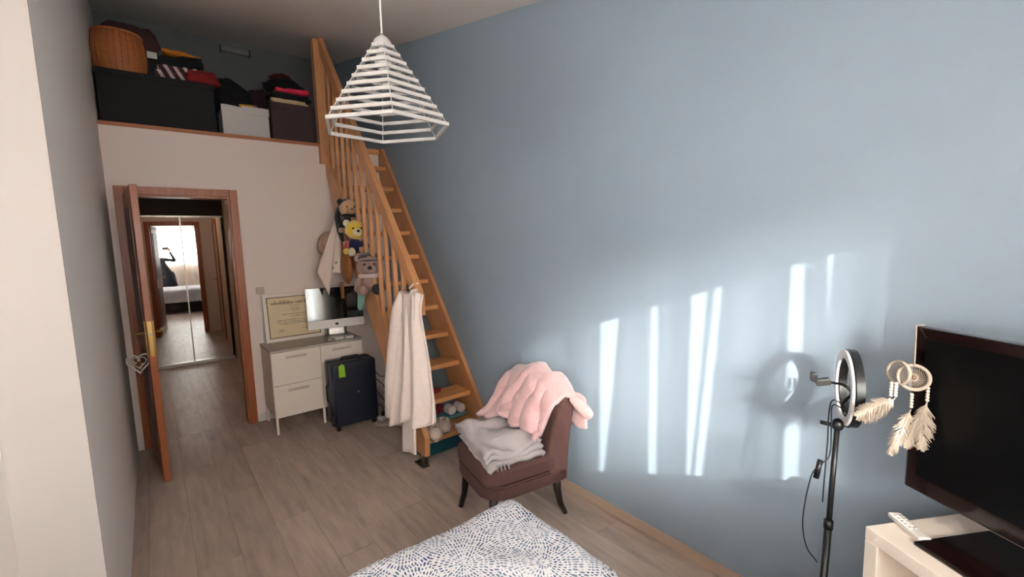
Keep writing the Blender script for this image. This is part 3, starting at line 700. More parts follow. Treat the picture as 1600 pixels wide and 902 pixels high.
plush('plush_doll', 'tan faced plush doll with black hair, topmost toy on the stair', (1.405, 4.06, 1.70), R(-5), (.07, .17), .085, dict(main=PL['tan'], body=PL['black'], arm=PL['black'], leg=PL['black'], ear=PL['black'], ns=.10), ex_monk)
def ex_yel(t, hd, hz, h, bw_, bh):
    b = NB(); ball(b, (0, 0, bh*.42), (bw_*1.06, bw_*.86, bh*.44)); obj('dungarees', b, PL['navy'], t, smooth=True)
plush('teddy_bear', 'yellow teddy bear in navy dungarees and red sleeves between the banister balusters', (1.40, 3.91, 1.52), R(-8), (.078, .155), .088, dict(main=PL['yellow'], body=PL['navy'], arm=PL['red'], leg=PL['navy'], ear=PL['cream'], muzzle=PL['cream'], foot=PL['cream']), ex_yel)
def ex_grey(t, hd, hz, h, bw_, bh):
    b = NB(); ball(b, (0, .012, hz+h*.55), (h*.98, h*.95, h*.55)); cp = obj('cap', b, PL['cap'], hd, smooth=True)
    b = NB(); ball(b, (0, -h*.85, hz+h*.46), (h*.75, h*.45, h*.07)); obj('cap_peak', b, PL['cap'], hd, smooth=True)
    b = NB(); tube(b, [(bw_*.8*math.cos(a), -.01+bw_*.75*math.sin(a), bh*.93) for a in [2*PI*i/16 for i in range(16)]], bw_*.24, 8, closed=True); obj('bib', b, PL['pinkw'], t, smooth=True)
    f = NB(); ball(f, (bw_*.55, -bw_*1.9, bh*.22), (bw_*.52, bw_*.2, bw_*.52), 12, 8); obj('sole', f, mat('sole_dark', (44, 44, 52), .9), t, smooth=True)
plush('plush_bear', 'taupe plush bear in a dark cap, lowest toy on the banister', (1.405, 3.66, 1.215), R(-18), (.085, .15), .10, dict(main=PL['taupe'], ns=.2), ex_grey)
b = NB(); sheet(b, lambda u, v: Vector((1.34+.014*math.sin(7*u+3*v), 3.84-.22*u*(1-.55*v)-.06*v, 1.255-.20*v*(1-.35*abs(u-.45)))), 10, 10)
o = obj('cloth', b, CLOTHS['mint'], solid=.004, smooth=True); recenter(o); tag(o, 'mint green cloth tucked under the taupe bear', 'cloth')
# hat, linen cloth, leather bag hanging outside the stringer
ht = thing('felt_hat', 'beige felt hat hanging on the wall side of the stair behind the linen cloth', 'hat', (1.335, 4.36, 1.62)); ht.rotation_euler = (R(66), R(-62), 0)
b = NB(); lathe(b, [(.0, .10), (.045, .098), (.07, .085), (.078, .05), (.082, .0), (.11, -.008), (.130, -.026), (.132, -.020), (.11, -.002), (.08, .006)], 28); obj('crown_and_brim', b, STRAW, ht, smooth=True)
b = NB(); lathe(b, [(.083, .006), (.085, .006), (.082, .026), (.08, .026)], 28); obj('hat_band', b, LEATH, ht, smooth=True)
hc = thing('linen_cloth', 'cream linen cloth with black print hanging from the stringer above the computer', 'cloth', (1.365, 4.22, 1.10))
def linen(u, v):
    # u from left to right across the view, v down
    k = .08+.92*v**.9
    x = 1.36+(u-.78)*.265*k; y = 4.20-.05*(u-.5)*k+.022*math.sin(u*15+1.2*v)*k
    z = 1.875-.50*v-(.24*v*max(0, 1-abs(u-.26)/.26) if u > .0 else 0)+.02*math.sin(u*7)*v
    return Vector((x, y, z))
b = NB(); sheet(b, lambda u, v: linen(u, v), 34, 24); obj('cloth_drape', b, LINEN, hc, solid=.003, smooth=True, world=True)
for (u, v, s) in ((.42, .80, .010), (.56, .82, .010), (.86, .90, .02)):
    p = linen(u, v); b = NB(); ball(b, (p.x, p.y-.004, p.z), (s, .003, s*.7), 8, 6); obj('print_mark', b, CLOTHS['black'], hc, world=True)
lb = thing('leather_bag', 'tan leather bag hanging behind the linen cloth under the toys', 'bag', (1.36, 4.06, 1.24))
b = NB(); q = ball(b, (0, 0, .19), (.04, .10, .17), 18, 14, amp=.1); obj('bag_body', b, LEATH, lb, smooth=True)
b = NB(); tube(b, curve([(-.01, .06, .30), (-.015, .04, .42), (-.01, -.02, .45), (-.01, -.05, .30)]), .008, 7); obj('strap', b, LEATH, lb, smooth=True)
b = NB(); prism(b, [(-.04, .05), (.05, .05), (.03, -.10), (-.025, -.10)], 'x', -.02, -.008); q = obj('flap', b, LEATH, lb); q.location = (0, .13, -.02)

# ------------------------------------------------------------------ robe over the rail end
rb = thing('bath_robe', 'cream towelling robe hanging from the end of the handrail', 'robe', (1.40, 2.95, .08))
def robe(u, v):
    # u along the stair direction (0 = near/right), v down
    yt, wt = 2.665, .25
    yb, wb = 2.51, .60
    k = v**.85
    y = (yt*(1-k)+yb*k)+u*(wt*(1-k)+wb*k)
    fl = .046*math.sin(u*21+.8*math.sin(v*3))*(.25+.9*v)+.012*math.sin(u*43+1)*v+.02*noise.noise(Vector((u*4, v*3, 5)))*v
    x = 1.372-.040*math.sin(PI*min(1, v*6)/2)-.03*v+fl
    z = 1.305-.05*abs(u-.4)*2*(1-v)-(.86+.16*u+.02*math.sin(u*9))*v
    return Vector((x, y, z))
b = NB(); sheet(b, robe, 56, 36); obj('robe_body', b, ROBE, rb, solid=.012, smooth=True, world=True, off=0)
def flapf(u, v):
    y = 2.675+u*.15+.02*v+.05*u*v; x = 1.325-.035*v+.014*math.sin(u*PI)-.014; z = 1.27-(1.09+.05*u)*v
    return Vector((x, y, z))
b = NB(); sheet(b, flapf, 10, 30); obj('front_band', b, ROBE, rb, solid=.014, smooth=True, world=True)
b = NB(); tube(b, [(1.345, 2.86, 1.26), (1.325, 2.93, 1.15), (1.305, 2.97, .9), (1.285, 3.01, .62), (1.28, 3.04, .36)], [.05, .055, .06, .062, .06], 12); obj('sleeve', b, ROBE, rb, smooth=True, world=True)
b = NB(); tube(b, [(1.425, 2.83, 1.265), (1.425, 2.83, 1.335), (1.40, 2.84, 1.33), (1.375, 2.86, 1.30)], .007, 7); obj('hanging_loop', b, ROBE, rb, smooth=True, world=True)

# ------------------------------------------------------------------ things on and under the lower treads
def slipper(loc, rz, label):
    t = thing('slipper', label, 'slipper', loc, rz, 'fluffy slippers on the bottom tread')
    b = NB(); ball(b, (0, 0, .015), (.042, .115, .018), 16, 10); obj('sole', b, mat('slipper_sole', (150, 130, 118), .9), t, smooth=True)
    b = NB(); ball(b, (0, -.045, .045), (.05, .07, .04), 18, 12, amp=.12, fs=3); obj('upper', b, PL['fluff'], t, smooth=True)
    b = NB(); tube(b, [(.042*math.cos(a), .035+.05*math.sin(a), .045+.012*math.sin(a)) for a in [2*PI*i/18 for i in range(18)]], .017, 8, closed=True); obj('fur_collar', b, PL['fluff'], t, smooth=True)
    for s in (-1, 1): obj('ear', ball(NB(), (s*.025, -.02, .085), (.012, .010, .022), 8, 6), PL['fluff'], t, smooth=True)
slipper((1.515, 2.85, .176), R(-24), 'beige fluffy slipper on the bottom tread, next to the robe')
slipper((1.632, 2.925, .176), R(-20), 'beige fluffy slipper on the bottom tread, further from the robe')
bkk = thing('book', 'teal book lying on the bottom tread', 'book', (1.795, 3.145, .176), R(2))
obj('cover', box(-.135, .135, -.07, .06, 0, .004), TEALK, bkk); obj('cover', box(-.135, .135, -.07, .06, .022, .026), TEALK, bkk); obj('page_block', box(-.13, .13, -.066, .06, .004, .022), PAPER, bkk); obj('spine', box(-.135, .135, -.074, -.07, 0, .026), TEALK, bkk)
bag_ = lump('wine_cloth', (1.67, 3.17, .25), (.10, .05, .055), CLOTHS['wine'], 'wine red cloth on the teal book at the back of the bottom tread', 'cloth', 41, .25, 2.4)
for i, x in enumerate((1.80, 1.89)):
    t = thing('white_pot', ('small white round pot on the teal book, left of the pair', 'small white round pot on the teal book, right of the pair')[i], 'pot', (x, 3.12, .2022))
    b = NB(); lathe(b, [(0, -.03), (.030, -.03), (.038, -.024), (.038, .04), (.034, .05), (0, .05)], 22); q = obj('pot_body', b, mat('white_ceramic', (236, 226, 220), .35), t, smooth=True, ang=50); q.rotation_euler = (R(90), 0, 0); q.location = (0, 0, .039)
    b = NB(); lathe(b, [(.0, .049), (.029, .049), (.031, .055), (.0, .057)], 22); q2 = obj('lid', b, mat('white_lid', (240, 232, 226), .3), t, smooth=True, ang=50); q2.rotation_euler = (R(90), 0, 0); q2.location = (0, 0, .039)
t = lump('red_sock', (1.70, 3.15, .415), (.045, .03, .022), CLOTHS['maroon'], 'dark red rolled sock on the second tread', 'sock', 43, .2, 2.4)
tb = thing('storage_tub', 'dark teal plastic tub under the bottom tread', 'storage box', (1.69, 3.02, 0))
b = NB(); bx(b, -.24, .24, -.09, .12, 0, .105, .012); obj('tub_body', b, TEALB, tb); obj('tub_rim', box(-.246, .246, -.096, .126, .098, .116, .004), TEALB, tb)

# ------------------------------------------------------------------ slipper chair with blankets
ch = thing('slipper_chair', 'brown upholstered slipper chair with curved dark legs by blue wall', 'chair', (1.55, 2.0, 0), R(-10))
b = NB(); prism(b, [(-.26+.10*(1-math.cos(a)), -.24+.10*(1-math.sin(a))) for a in [PI/2*i/6 for i in range(7)]][::1] + [(.24, -.24), (.24, .24)] + [(-.26+.10*(1-math.cos(a)), .24-.10*(1-math.sin(a))) for a in [PI/2*(6-i)/6 for i in range(7)]], 'z', .235, .315)
bmesh.ops.bevel(b, geom=[e for e in b.edges if abs((e.verts[0].co-e.verts[1].co).z) < .01], offset=.012, segments=2, affect='EDGES'); obj('seat_rail', b, CHAIRF, ch, smooth=True, ang=50)
b = NB(); q = bmesh.ops.create_cube(b, size=1); bmesh.ops.subdivide_edges(b, edges=b.edges[:], cuts=12, use_grid_fill=True)
for v in b.verts:
    p = v.co*2; rr_ = .16
    # rounded cushion
    x = p.x; y = p.y
    ex = (abs(x)**6+abs(y)**6)**(1/6.) or 1
    mxx = max(abs(x), abs(y)) or 1
    x2, y2 = x*mxx/ex, y*mxx/ex
    dome = (1-abs(x)**3)*(1-abs(y)**3)
    edge = max(0, mxx-.8)/.2
    z = .36+p.z*.05*(1-.35*edge**2)+(.022*dome if p.z > 0 else 0)
    v.co = Vector((-.015+x2*.25, y2*.245, z))
obj('seat_cushion', b, CHAIRF, ch, smooth=True)
def backf(u, v, t):
    # u across, v up, t thickness 0..1
    y = (u-.5)*.48*(1-.10*max(0, v-.75)**1.2*4*abs(u-.5)*2)
    z = .235+.545*v-.05*(abs(u-.5)*2)**3*max(0, v-.5)*2
    lean = .02+.11*v**1.5
    x = .115+lean+t*(.12-.035*v)-.03*math.sin(v*PI)*(1-t)
    return Vector((x, y, z))
b = NB(); n_u, n_v = 14, 16
fr_ = [[b.verts.new(backf(i/n_u, j/n_v, 0)) for j in range(n_v+1)] for i in range(n_u+1)]; bk_ = [[b.verts.new(backf(i/n_u, j/n_v, 1)) for j in range(n_v+1)] for i in range(n_u+1)]
for i in range(n_u):
    for j in range(n_v):
        b.faces.new((fr_[i][j], fr_[i+1][j], fr_[i+1][j+1], fr_[i][j+1])); b.faces.new((bk_[i][j], bk_[i][j+1], bk_[i+1][j+1], bk_[i+1][j]))
for i in range(n_u):
    for j in (0, n_v): b.faces.new((fr_[i][j], bk_[i][j], bk_[i+1][j], fr_[i+1][j]))
for j in range(n_v):
    for i in (0, n_u): b.faces.new((fr_[i][j], fr_[i][j+1], bk_[i][j+1], bk_[i][j]))
q = obj('backrest', b, CHAIRF, ch, smooth=True, ang=60)
md = q.modifiers.new('round', 'BEVEL'); md.width = .02; md.segments = 3; md.limit_method = 'ANGLE'; md.angle_limit = R(50)
for (x, y, dx) in ((-.205, -.19, -.045), (-.205, .19, -.045), (.20, -.19, .06), (.20, .19, .06)):
    b = NB(); tube(b, [(x, y, .25), (x+dx*.1, y, .17), (x+dx*.4, y, .08), (x+dx, y, 0)], [.027, .024, .019, .016], 8); obj('leg', b, CHAIRL, ch, smooth=True)
MC = Matrix.Translation((1.55, 2.0, 0)) @ Matrix.Rotation(R(-10), 4, 'Z')
# pink blanket over the backrest
pkp = [(-.05, .53), (.02, .58), (.08, .645), (.125, .72), (.165, .795), (.215, .825), (.285, .81), (.325, .74), (.335, .66), (.34, .57)]
def path(s, P_):
    s = min(max(s, 0), .9999)*(len(P_)-1); i = int(s); f = s-i
    f2 = f*f*(3-2*f)*.4+f*.6
    return P_[i][0]*(1-f2)+P_[i+1][0]*f2, P_[i][1]*(1-f2)+P_[i+1][1]*f2
def pink(u, v):
    # u across (y local from +.29 far to -.27 near), v along path
    tgt = .17+.14*u if v < .5 else 0
    v2 = .16*u+(v)*(1-.16*u)
    x, z = path(v2, pkp)
    y = .265-.545*u
    arch = -.10*abs(u-.45)**1.6*2.2*(1 if .2 < v2 < .7 else .8)
    wr_ = .018*math.sin(u*17+3*v+2*noise.noise(Vector((u*3, v*3, 2))))+.016*noise.noise(Vector((u*7, v*5, .3)))
    if v2 < .45: x += -abs(wr_)*1.6-.03*(.45-v2); y += .06*(.45-v2)*(1 if u < .5 else -.3)
    else: x += wr_*.5
    z += arch+wr_*.6+.012
    return MC @ Vector((x, y, z))
b = NB(); sheet(b, pink, 44, 48)
pk = thing('throw_blanket', 'pink fleece throw draped over the back of the brown chair', 'blanket', (1.70, 2.0, .45))
obj('fleece', b, PINKB, pk, solid=.022, smooth=True, world=True, off=1)
b = NB(); tube(b, [MC @ Vector(p) for p in ((.26, -.25, .73), (.30, -.285, .69), (.33, -.32, .64), (.345, -.34, .615))], [.022, .034, .036, .026], 12); obj('hanging_corner', b, PINKB, pk, smooth=True, world=True, sub=1)
# grey folded blanket on the seat
gb = thing('folded_blanket', 'grey cotton blanket folded on the seat of the brown chair', 'blanket', (1.44, 1.98, .42))
def grey(lay):
    def f(u, v):
        x = -.235+.36*u; y = -.235+.50*v
        e = max(abs(u-.5), abs(v-.5))*2
        base = .432+lay*.034
        th = .030*(1-.85*max(0, (e-.72)/.28)**2)
        wv_ = .015*math.sin(v*15+u*4+lay+2*noise.noise(Vector((u*3, v*3, lay))))*math.sin(u*PI)+.012*noise.noise(Vector((u*4, v*5, lay*2+1)))+.008*math.sin((u+v)*9)
        sk = .05*(v-.5)
        cr = .012*noise.noise(Vector((u*6, v*6, 9+lay)))
        return MC @ Vector((x+sk*.8+cr-.008*lay, y+cr+.006*lay, base+th+wv_*(.5+.5*lay)-.02*max(0, .25-u)*4*(1 if lay == 0 else .6)))
    return f
for lay in range(3):
    b = NB(); sheet(b, grey(lay), 26, 30); obj('blanket_fold', b, GREYB, gb, solid=.030, smooth=True, world=True, off=-1 if lay else -1)
b = NB()
for i in range(4):
    p = MC @ Vector((-.21+.022*i, -.245-.004*(i % 2), .452)); tube(b, [p, p+Vector((-.004, -.012, -.012)), p+Vector((-.002, -.016, -.03))], .003, 5)
obj('fringe', b, GREYB, gb, smooth=True, world=True)

# ------------------------------------------------------------------ bed
bd = thing('bed', 'bed with white duvet printed with blue and grey dashes', 'bed', (.05, .67, 0))
BX0, BX1, BY0, BY1, BZ = -.95, 1.057, -.02, 1.36, .60
obj('bed_base', box(BX0+.05, BX1-.05, BY0+.05, BY1-.05, .06, .27, .01), BEDB, bd, world=True)
for x in (BX0+.10, BX1-.16):
    for y in (BY0+.10, BY1-.16): obj('leg', box(x, x+.06, y, y+.06, 0, .06), BEDB, bd, world=True)
obj('mattress', box(BX0+.04, BX1-.04, BY0+.04, BY1-.04, .27, .55, .04, 3), MATTR, bd, world=True)
def duv(u, v):
    dr_ = .30; rad = .055
    def ax(t, a, b_):
        L_ = b_-a; s = t*(L_+2*dr_)-dr_
        if s < rad: 
            if s < 0: return a+.004*0, min(dr_, -s+rad*.57), s+a
            th = (1-s/rad)*PI/2; return a+rad*(1-math.sin(th)), rad*(1-math.cos(th)), s+a
        if s > L_-rad:
            if s > L_: return b_, min(dr_, s-L_+rad*.57), s+a
            th = (1-(L_-s)/rad)*PI/2; return b_-rad*(1-math.sin(th)), rad*(1-math.cos(th)), s+a
        return a+s, 0., s+a
    x, dx, sx = ax(u, BX0, BX1); y, dy, sy = ax(v, BY0, BY1)
    d = max(dx, dy)
    wv_ = .010*fbm((sx*3, sy*3, 1))+.004*fbm((sx*9, sy*9, 4))
    fold_ = .012*math.sin(sx*14+sy*14)*min(1, d/.1)
    if dx > .05: x += fold_*math.copysign(1, x)+.0
    if dy > .05: y += fold_*math.copysign(1, y-.6)
    return Vector((x, y, BZ-d+wv_*1.6*(1-min(1, d*4))))
def duv_uv(u, v): return (u*(BX1-BX0+.6)+BX0-.3, v*(BY1-BY0+.6)+BY0-.3)
b = NB(); sheet(b, duv, 130, 100, duv_uv); obj('duvet', b, DUVET, bd, smooth=True, world=True, solid=.02, off=-1)

# ------------------------------------------------------------------ pendant lamp
pd = thing('pendant_lamp', 'white pendant lamp of ten stacked hexagonal frames tapering upward', 'lamp', (.745, 1.665, 2.055))
az0 = math.atan2(-1.665, -.745)+R(5)
for k in range(10):
    Rk = .247-.0222*k; z = .0325*k
    b = NB(); ht_ = .0062
    outer = [(Rk*math.cos(az0+PI/3*i), Rk*math.sin(az0+PI/3*i)) for i in range(6)]; inner = [((Rk-.011)*math.cos(az0+PI/3*i), (Rk-.011)*math.sin(az0+PI/3*i)) for i in range(6)]
    vo_ = [[b.verts.new((p[0], p[1], z+s)) for p in P_] for P_ in (outer, inner) for s in (-ht_, ht_)]
    for i in range(6):
        j = (i+1) % 6
        b.faces.new((vo_[0][i], vo_[0][j], vo_[1][j], vo_[1][i])); b.faces.new((vo_[2][i], vo_[3][i], vo_[3][j], vo_[2][j]))
        b.faces.new((vo_[1][i], vo_[1][j], vo_[3][j], vo_[3][i])); b.faces.new((vo_[0][i], vo_[2][i], vo_[2][j], vo_[0][j]))
    obj('hexagon_frame', b, LAMPW, pd)
for i in range(6):
    a = az0+PI/3*i
    b = NB(); tube(b, [(.240*math.cos(a), .240*math.sin(a), 0), (.042*math.cos(a), .042*math.sin(a), .0325*9)], .0018, 5); obj('spacer_rod', b, LAMPW, pd)
b = NB(); lathe(b, [(0, .294), (.033, .294), (.035, .304), (.031, .318), (.020, .330), (.008, .337), (.006, .345), (0, .346)], 20); obj('cap', b, LAMPW, pd, smooth=True)
b = NB(); lathe(b, [(0, .21), (.018, .212), (.03, .235), (.028, .26), (.016, .29), (.014, .315), (0, .315)], 16); obj('bulb', b, mat('opal_bulb', (236, 230, 222), .3), pd, smooth=True)
zcl = zc(1.665)-2.055
b = NB(); tube(b, [(0, 0, .338), (0, 0, zcl-.02)], .0035, 7); obj('cord', b, CORD, pd, smooth=True)
b = NB(); lathe(b, [(0, zcl-.035), (.04, zcl-.03), (.05, zcl-.008), (0, zcl-.008)], 20); obj('ceiling_rose', b, LAMPW, pd, smooth=True)

# ------------------------------------------------------------------ ring light on tripod
RC = Vector((1.774, .427, 1.098))
rl = thing('ring_light', 'ring light with phone clamp on a black tripod pole beside the television', 'ring light', (1.60, .438, 0))
nrm = Vector((-.44, .90, .0)).normalized(); upv = (Vector((1.794, .428, 1.228))-Vector((1.746, .43, .976))).normalized()
upv = (upv-nrm*upv.dot(nrm)).normalized(); sdv = upv.cross(nrm)
def ringmesh(prof, n=48):
    b = NB(); rings = []
    for i in range(n):
        a = 2*PI*i/n; d = sdv*math.cos(a)+upv*math.sin(a)
        rings.append([b.verts.new(RC+d*r_+nrm*h_) for r_, h_ in prof])
    k = len(prof)
    for i in range(n):
        for j in range(k): b.faces.new((rings[i][j], rings[(i+1) % n][j], rings[(i+1) % n][(j+1) % k], rings[i][(j+1) % k]))
    return b
obj('ring_housing', ringmesh([(.096, -.014), (.128, -.014), (.1285, .008), (.124, .012), (.1, .012), (.0955, .008)]), BLACKP, rl, smooth=True, ang=40, world=True)
obj('diffuser', ringmesh([(.0985, .0115), (.1255, .0115), (.124, .018), (.1, .018)]), LED, rl, smooth=True, ang=40, world=True)
PT, PB_ = Vector((1.727, .443, .965)), Vector((1.60, .438, .02))
def pole(t): return PT*(1-t)+PB_*t
b = NB(); tube(b, [pole(0), pole(.35)], .0085, 10); obj('upper_pole', b, BLACKP, rl, smooth=True, world=True)
b = NB(); tube(b, [pole(.34), pole(.97)], .011, 10); obj('lower_pole', b, BLACKP, rl, smooth=True, world=True)
b = NB(); tube(b, [pole(.325), pole(.355)], .014, 10); obj('pole_collar', b, BLACKP, rl, smooth=True, world=True)
b = NB(); tube(b, [pole(.56), pole(.575)], .0135, 10); obj('pole_collar', b, STEEL, rl, smooth=True, world=True)
b = NB(); ball(b, PT+Vector((.004, 0, .012)), (.018, .018, .022), 12, 8); q = obj('tilt_head', b, BLACKP, rl, smooth=True, world=True)
b = NB(); tube(b, [PT+Vector((-.005, .015, .01)), PT+Vector((-.012, .045, .012))], .007, 8); obj('knob', b, BLACKP, q, smooth=True, world=True)
b = NB(); tube(b, [PT+Vector((.002, 0, .02)), RC-upv*.126], .008, 8); obj('neck', b, BLACKP, rl, smooth=True, world=True)
b = NB(); tube(b, curve([RC-upv*.11, RC-upv*.06+nrm*.02+Vector((.0, -.0, 0)), Vector((1.751, .415, 1.085)), Vector((1.738, .43, 1.112)), Vector((1.713, .451, 1.122)), Vector((1.690, .472, 1.126))]), .0045, 8); g_ = obj('gooseneck', b, BLACKP, rl, smooth=True, world=True)
b = NB(); bx(b, -.02, .02, -.012, .012, -.011, .011, .003); q = obj('phone_clamp', b, mat('clamp_grey', (44, 40, 38), .4), rl); q.location = Vector((1.684, .478, 1.127))-rl.location; q.rotation_euler = (0, R(12), R(120))
b = NB(); bx(b, -.006, .010, -.014, .014, -.004, .024, .002); q2 = obj('clamp_jaw', b, BLACKP, rl); q2.location = Vector((1.664, .496, 1.134))-rl.location; q2.rotation_euler = (0, 0, R(120))
b = NB(); tube(b, curve([RC-upv*.085-nrm*.012, Vector((1.728, .455, 1.06)), Vector((1.705, .462, 1.02)), Vector((1.700, .46, .93)), Vector((1.69, .46, .84)), Vector((1.672, .458, .72))]), .0022, 6); obj('cable', b, BLACKP, rl, smooth=True, world=True)
b = NB(); tube(b, curve([RC-upv*.095-nrm*.012, Vector((1.722, .455, 1.045)), Vector((1.712, .455, .98)), Vector((1.700, .452, .88)), Vector((1.672, .47, .845)), Vector((1.655, .49, .80)), Vector((1.63, .50, .66)), Vector((1.625, .485, .57)), Vector((1.64, .455, .52))]), .0022, 6); cq = obj('cable', b, BLACKP, rl, smooth=True, world=True)
b = NB(); tube(b, [(1.672, .47, .862), (1.664, .478, .80)], .0085, 8); obj('inline_control', b, BLACKP, cq, smooth=True, world=True)
for a in (180, 60, -60):
    b = NB(); e = PB_+Vector((.19*math.cos(R(a)), .19*math.sin(R(a)), -.012)); tube(b, [PB_+Vector((-.02 if False else 0, 0, .28)), e], .007, 7); obj('tripod_leg', b, BLACKP, rl, smooth=True, world=True)

# ------------------------------------------------------------------ TV stand, TV, remote, dreamcatcher
FD = Vector((-.51, -.86, 0)).normalized(); azf = math.atan2(FD.y, FD.x)  # along the front
ZS = .735
ts = thing('tv_stand', 'white open TV cabinet set at an angle by the blue wall', 'TV stand', (1.599, .326, 0), azf)
# local: +x along the front edge, +y to the back (front normal is -y)
LB, DB = 1.10, .36
sgn = 1
if (Matrix.Rotation(azf, 3, 'Z') @ Vector((0, 1, 0))).x < 0: sgn = -1
def tsb(x0, x1, y0, y1, z0, z1, bev=.003): return box(x0, x1, min(sgn*y0, sgn*y1), max(sgn*y0, sgn*y1), z0, z1, bev)
obj('top_board', tsb(0, LB, 0, DB, ZS-.04, ZS), WLAC, ts); obj('bottom_board', tsb(0, LB, 0, DB, .02, .06), WLAC, ts)
obj('side_board', tsb(0, .04, 0, DB, .06, ZS-.04), WLAC, ts); obj('side_board', tsb(LB-.04, LB, 0, DB, .06, ZS-.04), WLAC, ts)
obj('back_board', tsb(.04, LB-.04, DB-.012, DB, .06, ZS-.04), WLAC, ts); obj('shelf', tsb(.04, LB-.04, .01, DB-.012, .38, .405), WLAC, ts)
for x in (.03, LB-.09):
    for y in (.03, DB-.09): obj('foot', tsb(x, x+.06, y, y+.06, 0, .02), WLAC, ts)
tv = thing('television', 'large black flat television with glossy bezel on the angled white stand', 'television', (1.812, .276, ZS), azf)
TL, T0, T1 = .90, .072, .588
obj('tv_housing', tsb(0, TL, -.006, .03, T0, T1, .006), TVB, tv); obj('tv_screen', tsb(.035, TL-.035, -.0075, -.005, T0+.05, T1-.032, .0005), TVG, tv)
obj('tv_back', tsb(.12, TL-.12, .03, .07, T0+.05, T1-.12, .012), BLACKP, tv)
obj('tv_neck', tsb(TL/2-.09, TL/2+.09, .004, .035, .012, T0+.03, .004), TVB, tv)
obj('tv_base', tsb(TL/2-.29, TL/2+.29, -.155, .10, 0, .012, .004), TVB, tv)
rm = thing('remote_control', 'white remote control lying on the corner of the TV stand', 'remote control', (1.672, .240, ZS)); 
ra = math.atan2(.20-.277, 1.636-1.714)
rm.rotation_euler = (0, 0, ra)
obj('remote_body', box(-.062, .062, -.018, .018, 0, .016, .006), WPL, rm); 
for i in range(5):
    for j in (-1, 1): obj('button', box(-.045+.014*i, -.037+.014*i, j*.007-.004, j*.007+.004, .0155, .018, .001), mat('button_grey', (170, 160, 152), .5), rm)
dc = thing('dreamcatcher', 'cream dreamcatcher with beads and feathers hanging on the TV corner', 'dreamcatcher', (1.72, .275, .97))
vd = Vector((.972, .15, -.25)).normalized()  # towards the wall, used to face the hoop to the room
def hoop(c, r_, nrm_, rad, n=26):
    a = nrm_.orthogonal().normalized(); b2 = nrm_.cross(a); b = NB()
    tube(b, [c+(a*math.cos(2*PI*i/n)+b2*math.sin(2*PI*i/n))*r_ for i in range(n)], rad, 7, closed=True); return b, a, b2
H1, H2 = Vector((1.733, .263, 1.180)), Vector((1.735, .298, 1.187))
for hc_, hn, r_ in ((H1, Vector((.95, .1, -.2)).normalized(), .036), (H2, Vector((.8, -.5, -.1)).normalized(), .034)):
    b, a_, b_ = hoop(hc_, r_, hn, .0052); hq = obj('hoop', b, FEATH, dc, smooth=True, world=True)
    b = NB()
    for i in range(30):
        t = 2*PI*i/30; t2 = t+2.1
        tube(b, [hc_+(a_*math.cos(t)+b_*math.sin(t))*r_, hc_+(a_*math.cos(t+.5)+b_*math.sin(t+.5))*r_*.55, hc_+(a_*math.cos(t2)+b_*math.sin(t2))*.008], .0007, 4)
    obj('web', b, FEATH, hq, world=True)
    obj('centre_bead', ball(NB(), hc_, .006, 8, 6), mat('brown_bead', (110, 80, 64), .5), hq, smooth=True, world=True)
b = NB(); tube(b, [H1+Vector((.0, 0, .036)), Vector((1.762, .268, 1.25)), Vector((1.80, .275, 1.326)), Vector((1.83, .262, 1.325))], .0022, 5); obj('hanging_string', b, FEATH, dc, world=True)
def strand(top, n, rad, dx):
    p = Vector(top)
    for i in range(n):
        obj('bead', ball(NB(), p+Vector(dx)*i*.8, rad*.86, 8, 6), BEADM, dc, smooth=True, world=True)
    return p+Vector(dx)*n*.8
e1 = strand((1.698, .306, 1.160), 5, .0058, (-.0005, 0, -.0115)); e2 = strand((1.704, .296, 1.160), 5, .0058, (0, 0, -.0115))
e3 = strand((1.722, .262, 1.130), 5, .0058, (0, 0, -.0115)); e4 = strand((1.752, .232, 1.150), 5, .0058, (0, 0, -.0115))
def feather(base, tip, width, sideways, seed):
    base, tip = Vector(base), Vector(tip); ax = tip-base; L_ = ax.length; ax.normalize(); sd = Vector(sideways); sd = (sd-ax*sd.dot(ax)).normalized(); nn = ax.cross(sd)
    rg = random.Random(seed); q = NB(); tube(q, [base, base+ax*L_*.5+nn*.004, tip], [.0016, .0013, .0006], 5); fq = obj('feather', q, FEATH, dc, world=True)
    b = NB()
    for i in range(320):
        t = rg.uniform(.06, 1); s = rg.choice((-1, 1)); wl_ = width*math.sin(PI*min(1, t**.7*.93+.04))**.6*rg.uniform(.55, 1.1)
        p0 = base+ax*L_*t; d1 = (ax*1.25+sd*s+nn*rg.uniform(-.5, .5)).normalized()
        p1 = p0+d1*wl_; wv_ = ax*.0015
        b.faces.new([b.verts.new(p) for p in (p0-wv_, p1-wv_*.4+nn*.001, p1+wv_*.6, p0+wv_)])
    o_ = obj('barbs', b, FEATH, fq, world=True, solid=.0006); o_['kind'] = 'stuff'
feather(e1, (1.588, .360, 1.070), .040, (0, .3, 1), 1); feather(e2, (1.618, .348, 1.052), .036, (0, .3, 1), 5)
feather(e3, (1.660, .292, .955), .034, (.6, -.6, .2), 2); feather(e4, (1.728, .236, .968), .042, (.6, -.6, 0), 3); feather(e4+Vector((0, 0, .004)), (1.702, .264, .972), .034, (.6, -.6, 0), 4)

